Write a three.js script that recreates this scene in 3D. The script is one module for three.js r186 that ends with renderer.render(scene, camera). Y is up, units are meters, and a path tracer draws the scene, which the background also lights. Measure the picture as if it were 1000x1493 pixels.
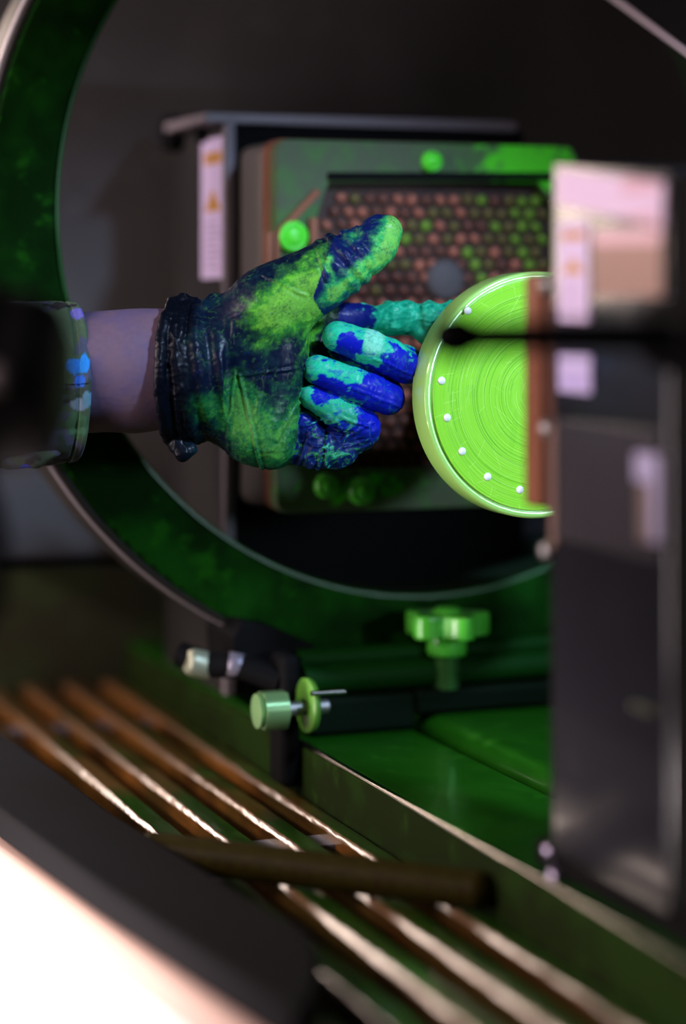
import * as THREE from 'three';
import { RoundedBoxGeometry } from 'three/addons/geometries/RoundedBoxGeometry.js';
import { mergeGeometries } from 'three/addons/utils/BufferGeometryUtils.js';
import { RectAreaLightUniformsLib } from 'three/addons/lights/RectAreaLightUniformsLib.js';

// ---------------------------------------------------------------- camera, lights, exposure
const scene = new THREE.Scene();
scene.background = new THREE.Color(0x000000);
const F = 3200, EYE = 1.3, HORIZON = 430, D0 = 1.18;           // focal length in pixels, eye height, horizon row, focus distance
const camera = new THREE.PerspectiveCamera(2 * Math.atan(1493 / 2 / F) * 180 / Math.PI, 1000 / 1493, 0.05, 30);
camera.position.set(0, EYE, 0);
camera.setViewOffset(1000, 1493, 0, 746.5 - HORIZON, 1000, 1493);
camera.focus = D0 - 0.012; camera.userData.fStop = 1.95;
scene.add(camera);
const renderer = new THREE.WebGLRenderer({ antialias: true });
renderer.toneMapping = THREE.LinearToneMapping;
renderer.toneMappingExposure = 1.0;
renderer.shadowMap.enabled = true;
RectAreaLightUniformsLib.init();
const V = (x, y, z) => new THREE.Vector3(x, y, z);
const LAMP_A = { at: V(0.38, 1.70, -0.70), to: V(0.03, 1.19, -1.2), w: 0.10, h: 0.10, color: new THREE.Color(0.49, 0.66, 1.0), power: 2.0 };   // spots: the hoods of these lamps narrow their beams
const ADDED_LAMP_F = { at: V(0.52, 1.245, -0.757), to: V(0.06, 1.22, -1.19), w: 0.07, h: 0.07, color: new THREE.Color(0.6, 0.75, 0.95), power: 0.6 };  // added unseen spot that puts a highlight on the disc
const LAMP_B = { at: V(-1.124, 1.62, -0.859), to: V(-0.013, 1.12, -1.17), w: 1.5, h: 0.10, color: new THREE.Color(1.0, 0.80, 0.83), power: 34 };
const LAMP_C = { at: V(-0.95, 1.12, -0.95), to: V(-0.10, 1.17, -1.25), w: 0.3, h: 0.3, color: new THREE.Color(1.0, 0.82, 0.84), power: 10 };
const LAMP_D = { at: V(-0.70, 0.93, -0.86), to: V(-0.20, 0.93, -1.01), w: 0.08, h: 0.08, color: new THREE.Color(1.0, 0.86, 0.86), power: 3.2 };  // a spot on the bench front
const LAMP_E = { at: V(-0.80, 1.46, -2.05), to: V(-0.05, 1.02, -1.05), w: 0.5, h: 0.5, color: new THREE.Color(1.0, 0.78, 0.66), power: 8 };
function areaLight(L) {
  const l = new THREE.RectAreaLight(L.color, L.power, L.w, L.h);
  l.position.copy(L.at); l.lookAt(L.to); scene.add(l); return l;
}
areaLight(LAMP_B); areaLight(LAMP_C); areaLight(LAMP_E);

function spotLight(L, angle, penumbra, radius) {
  const l = new THREE.SpotLight(L.color, L.power, 0, angle, penumbra, 2);
  l.position.copy(L.at).lerp(L.to, 0.02); l.target.position.copy(L.to); l.castShadow = true; l.shadow.radius = radius; scene.add(l, l.target);
}
spotLight(LAMP_A, 0.42, 0.55, 1.6); spotLight(ADDED_LAMP_F, 0.3, 0.5, 1.6); spotLight(LAMP_D, 0.42, 0.75, 1.5);

// ---------------------------------------------------------------- helpers
const TH = 0.36, SN = Math.sin(TH), CS = Math.cos(TH);         // the bench runs 20.6 degrees off the view
let seed = 7;
const rnd = () => { seed = (seed * 1664525 + 1013904223) >>> 0; return seed / 4294967296; };
const at = (px, py, d) => V((px - 500) * d / F, EYE + (HORIZON - py) * d / F, -d);
// bench coordinates: x across the bench (away to the right), y above eye height, z along the bench towards the viewer
const onS = (px, py, s) => { const r = (px - 500) / F, t = -s * (CS * r + SN) / (CS - SN * r), d = SN * t - CS * s; return V(t, (HORIZON - py) * d / F, s); };
const onT = (px, py, t) => { const r = (px - 500) / F, s = t * (SN * r - CS) / (SN + CS * r), d = SN * t - CS * s; return V(t, (HORIZON - py) * d / F, s); };
const toBench = p => V(CS * p.x - SN * p.z, p.y - EYE, SN * p.x + CS * p.z);
const used = {};
function numbered(n) { const k = used[n] = (used[n] ?? -1) + 1; return k ? `${n}_${String(k).padStart(3, '0')}` : n; }
function tag(o, label, category, group, kind) {
  o.userData = { ...o.userData };
  if (label) o.userData.label = label;
  if (category) o.userData.category = category;
  if (group) o.userData.group = group;
  if (kind) o.userData.kind = kind;
  return o;
}
function thing(name, label, category, pos = V(0, EYE, 0), turn = 0, group) {
  const o = new THREE.Group(); o.name = numbered(name); o.position.copy(pos); o.rotation.y = turn; scene.add(o);
  return tag(o, label, category, group);
}
const benchThing = (name, label, category, [t, y, s], group) => thing(name, label, category, V(CS * t + SN * s, EYE + y, -SN * t + CS * s), TH, group);
function part(name, geo, mat, parent, pos, label) {
  const m = new THREE.Mesh(Array.isArray(geo) ? mergeGeometries(geo.map(g => g.index ? g.toNonIndexed() : g)) : geo, mat);
  m.name = parent === scene ? numbered(name) : name; m.castShadow = m.receiveShadow = true;
  if (pos) m.position.set(...pos);
  if (label) m.userData.label = label;
  parent.add(m); return m;
}
function struct(name, geo, mat, pos, turn = 0) { const m = part(name, geo, mat, scene, pos); m.rotation.y = turn; m.userData.kind = 'structure'; return m; }
// box from corner to corner, edges rounded, uv in metres
function uvBox(g, k = 1) {
  g = g.index ? g.toNonIndexed() : g;
  const p = g.attributes.position, n = g.attributes.normal, uv = new Float32Array(p.count * 2);
  for (let i = 0; i < p.count; i += 3) {
    const ax = [0, 1, 2].map(j => Math.abs([n.getX(i + j), n.getY(i + j), n.getZ(i + j)].reduce((a, b) => a, 0)));
    let sx = 0, sy = 0, sz = 0;
    for (let j = 0; j < 3; j++) { sx += Math.abs(n.getX(i + j)); sy += Math.abs(n.getY(i + j)); sz += Math.abs(n.getZ(i + j)); }
    for (let j = 0; j < 3; j++) {
      const x = p.getX(i + j), y = p.getY(i + j), z = p.getZ(i + j);
      const [a, b] = sx >= sy && sx >= sz ? [z, y] : sy >= sz ? [z, x] : [x, y];
      uv[2 * (i + j)] = a * k; uv[2 * (i + j) + 1] = b * k;
    }
  }
  g.setAttribute('uv', new THREE.BufferAttribute(uv, 2)); return g;
}
function rbox(x0, y0, z0, x1, y1, z1, r = 0.002, seg = 3) {
  const g = new RoundedBoxGeometry(x1 - x0, y1 - y0, z1 - z0, seg, Math.min(r, (x1 - x0) / 2.01, (y1 - y0) / 2.01, (z1 - z0) / 2.01));
  g.translate((x0 + x1) / 2, (y0 + y1) / 2, (z0 + z1) / 2); return uvBox(g);
}
const cyl = (r0, r1, h, n = 32) => new THREE.CylinderGeometry(r0, r1, h, n);
function lathe(pts, n = 48) { return new THREE.LatheGeometry(pts.map(p => new THREE.Vector2(p[0], p[1])), n); }
const alongX = g => g.rotateZ(-Math.PI / 2), alongZ = g => g.rotateX(Math.PI / 2);
function tube(points, r, n = 64, m = 12) { return new THREE.TubeGeometry(new THREE.CatmullRomCurve3(points), n, r, m, false); }
// noise
const PERM = new Uint8Array(512); { const a = [...Array(256).keys()]; for (let i = 255; i > 0; i--) { const j = Math.floor(rnd() * (i + 1)); [a[i], a[j]] = [a[j], a[i]]; } for (let i = 0; i < 512; i++) PERM[i] = a[i & 255]; }
const fade = t => t * t * t * (t * (t * 6 - 15) + 10);
function gr(h, x, y, z) { h &= 15; const u = h < 8 ? x : y, v = h < 4 ? y : h === 12 || h === 14 ? x : z; return ((h & 1) ? -u : u) + ((h & 2) ? -v : v); }
function noise(x, y, z) {
  const fx = Math.floor(x), fy = Math.floor(y), fz = Math.floor(z), X = fx & 255, Y = fy & 255, Z = fz & 255; x -= fx; y -= fy; z -= fz;
  const u = fade(x), v = fade(y), w = fade(z), A = PERM[X] + Y, AA = PERM[A] + Z, AB = PERM[A + 1] + Z, B = PERM[X + 1] + Y, BA = PERM[B] + Z, BB = PERM[B + 1] + Z;
  const l = (t, a, b) => a + t * (b - a);
  return l(w, l(v, l(u, gr(PERM[AA], x, y, z), gr(PERM[BA], x - 1, y, z)), l(u, gr(PERM[AB], x, y - 1, z), gr(PERM[BB], x - 1, y - 1, z))),
    l(v, l(u, gr(PERM[AA + 1], x, y, z - 1), gr(PERM[BA + 1], x - 1, y, z - 1)), l(u, gr(PERM[AB + 1], x, y - 1, z - 1), gr(PERM[BB + 1], x - 1, y - 1, z - 1))));
}
function fbm(x, y, z, o = 4) { let s = 0, a = 1, n = 0; for (let i = 0; i < o; i++) { s += a * noise(x, y, z); n += a; a *= 0.55; x = x * 2.03 + 11.3; y = y * 2.03 + 5.7; z = z * 2.03 + 3.1; } return s / n; }
const clamp = (x, a = 0, b = 1) => Math.min(b, Math.max(a, x));
const step = (a, b, x) => { const t = clamp((x - a) / (b - a)); return t * t * (3 - 2 * t); };
const mix3 = (a, b, t) => [a[0] + (b[0] - a[0]) * t, a[1] + (b[1] - a[1]) * t, a[2] + (b[2] - a[2]) * t];
// textures: fn(u, v) -> linear rgb (colour) or a grey
function tex(n, fn, { grey = false, rep = 1, m = n } = {}) {
  const a = new Uint8Array(n * m * 4), s = c => Math.round(255 * clamp(c <= 0.0031308 ? 12.92 * c : 1.055 * c ** (1 / 2.4) - 0.055));
  for (let j = 0; j < m; j++) for (let i = 0; i < n; i++) {
    const c = fn(i / n, j / m), k = 4 * (j * n + i);
    if (grey) a[k] = a[k + 1] = a[k + 2] = Math.round(255 * clamp(c)); else { a[k] = s(c[0]); a[k + 1] = s(c[1]); a[k + 2] = s(c[2]); }
    a[k + 3] = 255;
  }
  const t = new THREE.DataTexture(a, n, m); t.wrapS = t.wrapT = THREE.MirroredRepeatWrapping; t.magFilter = THREE.LinearFilter; t.minFilter = THREE.LinearFilter;
  if (!grey) t.colorSpace = THREE.SRGBColorSpace; t.repeat.set(rep, rep); t.needsUpdate = true; return t;
}
const std = o => new THREE.MeshStandardMaterial(o), phys = o => new THREE.MeshPhysicalMaterial(o);
const rgb = (r, g, b) => new THREE.Color().setRGB(r, g, b);

// ---------------------------------------------------------------- materials
const scuff = tex(512, (u, v) => 0.5 + 0.5 * fbm(u * 9, v * 9, 2.2, 5), { grey: true, rep: 4 });
// three tones blended by noise: dark ground, dye, bright dye
const mottle = (a, b, c, f, z, lo = -0.1, hi = 0.25, rep = 4) => tex(512, (u, v) => {
  const n = fbm(u * f, v * f, z, 5), q = fbm(u * f * 2.7 + 3, v * f * 2.7, z + 4, 4);
  return mix3(mix3(a, b, step(lo, hi, n)), c, 0.8 * step(0.18, 0.42, q));
}, { rep });
const M = {
  coil: phys({ map: mottle([0.002, 0.022, 0.001], [0.007, 0.08, 0.004], [0.013, 0.13, 0.005], 9, 1.5, -0.2, 0.35, 1.7), roughness: 0.75, specularIntensity: 0.12, bumpMap: scuff, bumpScale: 0.0006 }),
  coilRim: std({ color: rgb(0.02, 0.018, 0.014), roughness: 0.5 }),
  rail: phys({ map: mottle([0.009, 0.088, 0.003], [0.012, 0.105, 0.004], [0.018, 0.135, 0.006], 6, 8.5), roughness: 0.3, specularIntensity: 0.4, clearcoat: 0.25, clearcoatRoughness: 0.12 }),
  railSide: phys({ specularIntensity: 0.1, map: mottle([0.012, 0.022, 0.004], [0.016, 0.04, 0.005], [0.022, 0.055, 0.006], 4, 3.5), roughness: 0.8 }),
  steel: std({ color: rgb(0.45, 0.42, 0.38), metalness: 1, roughness: 0.3, roughnessMap: scuff }),
  steelDull: std({ color: rgb(0.30, 0.29, 0.28), metalness: 0.8, roughness: 0.45 }),
  black: phys({ color: rgb(0.004, 0.004, 0.004), roughness: 0.75, specularIntensity: 0.15 }),
  matt: phys({ color: rgb(0.006, 0.006, 0.006), roughness: 0.85, specularIntensity: 0.15 }),
  gloss: phys({ color: rgb(0.016, 0.016, 0.02), roughness: 0.26, roughnessMap: scuff, clearcoat: 0.45, clearcoatRoughness: 0.16 }),
  wall: std({ map: mottle([0.082, 0.074, 0.070], [0.096, 0.087, 0.082], [0.105, 0.096, 0.09], 3, 5.1), roughness: 0.6, bumpMap: scuff, bumpScale: 0.0002 }),
  box: std({ map: mottle([0.014, 0.012, 0.011], [0.018, 0.016, 0.014], [0.022, 0.020, 0.017], 3, 6.1), roughness: 0.5 }),
  edge: std({ color: rgb(0.22, 0.19, 0.20), roughness: 0.5 }),
  plate: phys({ specularIntensity: 0.25, map: mottle([0.07, 0.11, 0.038], [0.075, 0.15, 0.035], [0.10, 0.55, 0.02], 4, 9.4, -0.2, 0.3, 6), roughness: 0.45, metalness: 0.1, bumpMap: scuff, bumpScale: 0.0004 }),
  plateSide: std({ color: rgb(0.20, 0.18, 0.16), roughness: 0.4, metalness: 0.3 }),
  copper: phys({ specularIntensity: 0.25, color: rgb(0.26, 0.10, 0.055), metalness: 0.1, roughness: 0.55, roughnessMap: scuff }),
  copperDark: std({ map: mottle([0.03, 0.009, 0.004], [0.05, 0.016, 0.007], [0.035, 0.05, 0.005], 6, 2.4, -0.2, 0.3, 8), metalness: 0.3, roughness: 0.6 }),
  dye: std({ color: rgb(0.10, 0.85, 0.03), roughness: 0.4 }),
  knob: phys({ map: mottle([0.07, 0.45, 0.03], [0.10, 0.68, 0.05], [0.25, 0.85, 0.12], 4, 7.7, -0.2, 0.2, 12), roughness: 0.3, clearcoat: 0.5 }),
  tank: phys({ specularIntensity: 0.3, map: mottle([0.016, 0.022, 0.006], [0.022, 0.05, 0.008], [0.03, 0.09, 0.01], 5, 4.4), roughness: 0.35 }),
  upstand: phys({ specularIntensity: 0.3, map: mottle([0.06, 0.062, 0.034], [0.07, 0.09, 0.04], [0.085, 0.10, 0.05], 4, 4.9), roughness: 0.6 }),
  lip: phys({ color: rgb(0.013, 0.013, 0.014), specularIntensity: 0.1, roughness: 0.85, bumpMap: scuff, bumpScale: 0.0005 }),
  bullnose: std({ color: rgb(0.62, 0.42, 0.34), roughness: 0.55 }),
  panel: std({ color: rgb(0.86, 0.83, 0.85), roughness: 0.5 }),
  rod: phys({ specularIntensity: 0.2, map: mottle([0.028, 0.018, 0.002], [0.04, 0.034, 0.003], [0.05, 0.062, 0.004], 4, 4.2, -0.2, 0.3, 8), roughness: 0.55 }),
  room: std({ color: rgb(0.05, 0.05, 0.052), roughness: 0.9 }),
  beam: std({ color: rgb(0.13, 0.13, 0.16), roughness: 0.5 }),
};

// ---------------------------------------------------------------- the room
{
  const T = 0.1, X0 = -2.2, X1 = 2.0, Z0 = -2.6, Z1 = 1.4, H = 2.7;
  const bx = (a, b, c, d, e, f) => rbox(a, b, c, d, e, f, 0.001, 1);
  struct('floor', bx(X0 - T, -T, Z0 - T, X1 + T, 0, Z1 + T), M.room);
  struct('ceiling', bx(X0 - T, H, Z0 - T, X1 + T, H + T, Z1 + T), M.room);
  struct('wall_left', bx(X0 - T, 0, Z0, X0, H, Z1), M.room);
  struct('wall_right', bx(X1, 0, Z0, X1 + T, H, Z1), M.room);
  struct('wall_back', bx(X0, 0, Z0 - T, X1, H, Z0), M.room);
  struct('wall_front', bx(X0, 0, Z1, X1, H, Z1 + T), M.room);
}
// lamps: housing, glowing face, stand
function lampFixture(L, name, label, kind) {
  const g = thing(name, label, 'lamp', L.at.clone());
  g.lookAt(L.to); g.rotateY(Math.PI);                           // local -z looks at the target
  const w = L.w / 2, h = L.h / 2;
  part('housing', rbox(-w - 0.02, -h - 0.02, 0.012, w + 0.02, h + 0.02, 0.09, 0.012), M.matt, g);
  const b = 0.012;
  part('bezel', [rbox(-w - 0.02, h, -0.004, w + 0.02, h + 0.02, 0.02, 0.003), rbox(-w - 0.02, -h - 0.02, -0.004, w + 0.02, -h, 0.02, 0.003), rbox(-w - 0.02, -h, -0.004, -w, h, 0.02, 0.003), rbox(w, -h, -0.004, w + 0.02, h, 0.02, 0.003)], M.matt, g);
  part('lamp_lens', rbox(-w, -h, 0.005, w, h, 0.011, 0.001, 1), std({ color: 0x222222, emissive: L.color, emissiveIntensity: 1.2 }), g);
  return g;
}
lampFixture(LAMP_A, 'ultraviolet_lamp', 'larger black ultraviolet lamp head shining down from the upper right');
lampFixture(LAMP_C, 'work_lamp', 'square pinkish white work lamp low at the left of the bench');
lampFixture(ADDED_LAMP_F, 'added_highlight_lamp', 'small unseen lamp head added at the right for the disc highlight');
lampFixture(LAMP_D, 'clip_lamp', 'small round-edged lamp head lighting the pale bench front from the left');
lampFixture(LAMP_E, 'panel_lamp', 'square warm white panel lamp behind the left end of the cabinet');
lampFixture(LAMP_B, 'fluorescent_lamp', 'long pinkish white fluorescent lamp hung left of the bench');
for (const [L, n, lab] of [[LAMP_A, 'lamp_pole', 'thin black pole holding the ultraviolet lamp from the ceiling'], [LAMP_B, 'lamp_pole', 'thin black pole holding the fluorescent lamp from the ceiling'], [LAMP_C, 'lamp_pole', 'long thin black pole holding the square work lamp from the ceiling'], [ADDED_LAMP_F, 'lamp_pole', 'thin black pole holding the small added lamp from the ceiling'], [LAMP_D, 'lamp_pole', 'thin black pole holding the small clip lamp from the ceiling'], [LAMP_E, 'lamp_pole', 'thin black pole holding the panel lamp from the ceiling']]) {
  const c = L.at.clone(), dir = L.at.clone().sub(L.to).normalize().multiplyScalar(0.07); c.add(dir);
  const p = thing(n, lab, 'pole', V(c.x, 2.7, c.z));
  part('pole', cyl(0.012, 0.012, 2.7 - c.y, 16).translate(0, -(2.7 - c.y) / 2, 0), M.matt, p);
  part('flange', cyl(0.05, 0.05, 0.01, 32).translate(0, -0.005, 0), M.matt, p);
}

// ---------------------------------------------------------------- bench: tank, rails, lip, panel
const SLAT_Y = -0.284, RAIL_Y = -0.257;
{
  const bench = benchThing('inspection_bench', 'long steel inspection bench with a wet green tank under the slats', 'workbench', [0, -1.3, 0]);
  const Y = 1.3;                                                // part coordinates: y up from the floor
  part('tank_floor', rbox(0.31, Y - 0.36, -1.62, 0.95, Y - 0.345, -0.1, 0.002), M.tank, bench);
  part('tank_back', rbox(0.23, Y - 0.345, -1.62, 0.95, Y - 0.18, -1.585, 0.003), M.upstand, bench);
  part('tank_side', rbox(0.93, Y - 0.345, -1.585, 0.95, Y - 0.2, -0.1, 0.003), M.tank, bench);
  part('tank_end', rbox(0.31, Y - 0.345, -0.1, 0.95, Y - 0.29, -0.08, 0.003), M.tank, bench);
  for (const [a, b] of [[0.36, -1.5], [0.9, -1.5], [0.36, -0.2], [0.9, -0.2]]) part('leg', rbox(a - 0.03, 0, b - 0.03, a + 0.03, Y - 0.36, b + 0.03, 0.004), M.matt, bench);
  // bed rails
  const rp = new THREE.Group();
  const rail = (x0, x1, y1, z0, z1, r) => {
    const m = part('bed_rail', rbox(x0, Y - 0.345, z0, x1, Y + y1, z1, r, 4), M.rail, bench);
    return m;
  };
  rail(0.4245, 0.496, RAIL_Y, -1.58, -0.30, 0.0015);
  rail(0.502, 0.60, RAIL_Y + 0.008, -1.58, -0.30, 0.012);
  part('rail_cladding', rbox(0.4215, Y - 0.345, -1.58, 0.4245, Y + RAIL_Y - 0.002, -0.30, 0.001), M.railSide, bench, null, 'brownish green side plate of the rail');
  part('rail_edge', rbox(0.4212, Y + RAIL_Y - 0.0018, -1.2, 0.4245, Y + RAIL_Y + 0.0004, -0.30, 0.0008), M.steel, bench, null, 'bare worn metal edge of the rail');
  // cross beams under the slats
  for (const s of [onT(400, 1210, 0.375).z, -0.72, -1.45]) part('cross_beam', rbox(0.285, Y + SLAT_Y - 0.05, s - 0.012, 0.4215, Y + SLAT_Y - 0.0065, s + 0.012, 0.001), M.beam, bench);
}
{ // slats
  const grate = benchThing('slat_grate', 'wooden slat grate stained orange brown and green lying on the bench', 'grate', [0, SLAT_Y, 0]);
  const grain = tex(512, (u, v) => { const g = fbm(u * 3, v * 60, 1.1, 4), k = 0.75 + 0.55 * g + 0.25 * fbm(u * 14, v * 120, 3, 2); return [k, k, k]; }, { rep: 5 });
  const wood = phys({ map: grain, vertexColors: true, roughness: 0.3, clearcoat: 1, clearcoatRoughness: 0.14, bumpMap: scuff, bumpScale: 0.0004 });
  // profile, clockwise seen from the viewer: foot left, left face, worn chamfer with some highlight painted in, top, right face
  const prof = [[0, -0.034], [0, -0.0036], [0.0001, -0.0029], [0.0003, -0.0022], [0.0011, -0.0009], [0.0022, -0.0001], [0.0027, 0], [0.0138, -0.0006], [0.0155, -0.002], [0.0155, -0.034]];
  const zone = [0, 0, 0, 1, 1, 1, 2, 2, 2, 0];
  const brown = [0.085, 0.034, 0.006], beige = [0.30, 0.17, 0.085], green = [0.04, 0.16, 0.012];
  const tops = [0.2850, 0.3152, 0.3454, 0.3755, 0.4046];
  tops.forEach((t, k) => {
    const z0 = -1.583, z1 = k < 2 ? -0.68 : -0.3, n = 360, pos = [], nor = [], col = [], uv = [], idx = [];
    for (let i = 0; i <= n; i++) {
      const z = z0 + (z1 - z0) * i / n;
      for (let j = 0; j < prof.length; j++) {
        const w = 0.0006 * fbm(z * 22, j * 0.4 + k * 7, 1.3, 3), ch = zone[j] === 1 ? 0.0007 * noise(z * 160, k * 9.1, j) : 0;
        pos.push(t + prof[j][0] * (k === 4 ? 0.85 : 1) + w, prof[j][1] + ch - (zone[j] ? 0.0004 * (1 + noise(z * 40, k, 0)) : 0), z);
        const dn = fbm(z * 9, k * 5 + j * 0.15, 2.2, 4), wet = step(-0.25, 0.15, dn + (z + 1.2) * 1.1);  // along z: green dye on the tops, painted shade on the wood
        const br = mix3(mix3([0.52, 0.21, 0.036], [0.36, 0.13, 0.025], step(-0.2, 0.3, fbm(z * 4, k * 3.3, 8, 3))), brown, wet);   // painted shading: far end light as if lit, near end dark
        let c = br;
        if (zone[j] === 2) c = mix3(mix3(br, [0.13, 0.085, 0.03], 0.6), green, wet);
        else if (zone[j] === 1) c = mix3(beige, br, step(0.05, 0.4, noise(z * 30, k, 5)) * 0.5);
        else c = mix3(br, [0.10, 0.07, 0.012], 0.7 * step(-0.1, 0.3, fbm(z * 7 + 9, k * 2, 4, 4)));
        col.push(...c); uv.push(z, prof[j][0] + prof[j][1] + k * 0.13);
        if (i < n && j < prof.length - 1) { const a = i * prof.length + j, b = a + prof.length; idx.push(a, b, a + 1, b, b + 1, a + 1); }
      }
    }
    const g = new THREE.BufferGeometry();
    g.setAttribute('position', new THREE.Float32BufferAttribute(pos, 3)); g.setAttribute('color', new THREE.Float32BufferAttribute(col, 3)); g.setAttribute('uv', new THREE.Float32BufferAttribute(uv, 2));
    const e = (n) * prof.length; for (let j = 1; j < prof.length - 1; j++) { idx.push(0, j, j + 1, e, e + j + 1, e + j); }
    g.setIndex(idx); g.computeVertexNormals();
    part('slat', g, wood, grate);
  });
  const rodA = V(0, 0, 0);
}
{ // rod lying across the slats
  const y = SLAT_Y + 0.0092, a = at(225, 430 - y * F / 1.085, 1.085), b = at(695, 430 - y * F / 1.014, 1.014);
  const g = thing('wooden_rod', 'brown stained rod lying across the slats in the foreground', 'rod', V((a.x + b.x) / 2, a.y, (a.z + b.z) / 2));
  const c = g.position.clone();
  part('shaft', tube([a.clone().sub(c), V(0, 0, 0), b.clone().sub(c)], 0.009, 40, 20), M.rod, g);
  for (const p of [a, b]) part('end_cap', new THREE.SphereGeometry(0.0092, 20, 12).translate(p.x - c.x, p.y - c.y, p.z - c.z), M.rod, g);
}
{ // black rubber lip along the bench front and the pale front panel below
  const yl = -0.272;
  const fl = (px, py, y = yl) => { const d = -y * F / (py - HORIZON); return toBench(at(px, py, d)); };
  const lip = benchThing('bench_edge_pad', 'black rubber pad along the front edge of the bench', 'pad', [0, yl, 0]);
  const top = [[-160, 1000], [0, 1085], [82, 1145], [158, 1204], [260, 1268], [350, 1325], [430, 1372], [450, 1395], [456, 1425], [452, 1460], [438, 1492]].map(([a, b]) => fl(a, b));
  const low = [[430, 1494], [300, 1405], [158, 1308], [0, 1190], [-160, 1080]].map(([a, b]) => fl(a, b));
  const sh = new THREE.Shape([...top, ...low].map(p => new THREE.Vector2(p.x, -p.z)));
  const g = new THREE.ExtrudeGeometry(sh, { depth: 0.008, bevelEnabled: true, bevelSize: 0.004, bevelThickness: 0.004, bevelSegments: 4, steps: 1 });
  g.rotateX(-Math.PI / 2); g.translate(0, -0.006, 0);
  part('pad', uvBox(g), M.lip, lip);
  const front = scene.getObjectByName('inspection_bench');
  // a bull-nosed top edge and the sheet below, following the pad
  const A = fl(-160, 1085), B = fl(430, 1494), dir = B.clone().sub(A).setY(0).normalize(), nrm = V(-dir.z, 0, dir.x); if (nrm.x > 0) nrm.negate();
  const P0 = A.clone().addScaledVector(dir, -0.3), P1 = B.clone().addScaledVector(dir, 0.35);
  const sweep = prof => { const pos = [], idx = []; [P0, P1].forEach(p => prof.forEach(([o, y]) => pos.push(p.x + nrm.x * o, 1.3 + y, p.z + nrm.z * o))); const m = prof.length; for (let j = 0; j < m - 1; j++) idx.push(j, j + 1, m + j, j + 1, m + j + 1, m + j); for (let j = 1; j < m - 1; j++) idx.push(0, j + 1, j, m, m + j, m + j + 1); const q = new THREE.BufferGeometry(); q.setAttribute('position', new THREE.Float32BufferAttribute(pos, 3)); q.setIndex(idx); const r = q.toNonIndexed(); r.computeVertexNormals(); return uvBox(r); };
  const nose = []; for (let i = 0; i <= 12; i++) { const a = Math.PI / 2 * (1 - i / 6) ; nose.push([0.004 + 0.009 * Math.cos(a), yl - 0.017 + 0.009 * Math.sin(a)]); }
  nose.push([-0.02, yl - 0.026], [-0.02, yl - 0.008], [0.004, yl - 0.008]);
  part('bullnose', sweep(nose), M.bullnose, front, null, 'rounded pinkish top edge');
  part('front_sheet', sweep([[0.004, yl - 0.0262], [0.016, yl - 0.032], [0.016, -1.15], [-0.01, -1.15], [-0.01, yl - 0.0262], [0.004, yl - 0.0262]]), M.panel, front, null, 'pale white front sheet');
  part('plinth', sweep([[0.012, -1.15], [0.012, -1.3], [-0.01, -1.3], [-0.01, -1.15], [0.012, -1.15]]), M.matt, front);
}

// ---------------------------------------------------------------- headstock cabinet, head box, contact plate
function canvasTex(w, h, draw) { const c = document.createElement('canvas'); c.width = w; c.height = h; draw(c.getContext('2d'), w, h); const t = new THREE.CanvasTexture(c); t.colorSpace = THREE.SRGBColorSpace; return t; }
function warning(x, w, h) {
  x.fillStyle = '#e8d4f8'; x.fillRect(0, 0, w, h);
  x.fillStyle = '#d9a060'; x.fillRect(w * 0.12, h * 0.10, w * 0.76, h * 0.085); x.fillStyle = '#c88a1c'; x.fillRect(w * 0.4, h * 0.105, w * 0.2, h * 0.07);
  x.fillStyle = '#d79a3a'; x.beginPath(); x.moveTo(w * 0.5, h * 0.36); x.lineTo(w * 0.86, h * 0.52); x.lineTo(w * 0.14, h * 0.52); x.fill();
  x.fillStyle = '#b07a10'; x.fillRect(w * 0.46, h * 0.43, w * 0.09, h * 0.06);
  x.fillStyle = '#bda6cf'; for (let i = 0; i < 8; i++) x.fillRect(w * 0.14, h * (0.60 + i * 0.045), w * (0.5 + 0.25 * ((i * 7) % 3) / 2), h * 0.013);
}
const paper = t => std({ map: t, roughness: 0.55 });
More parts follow.
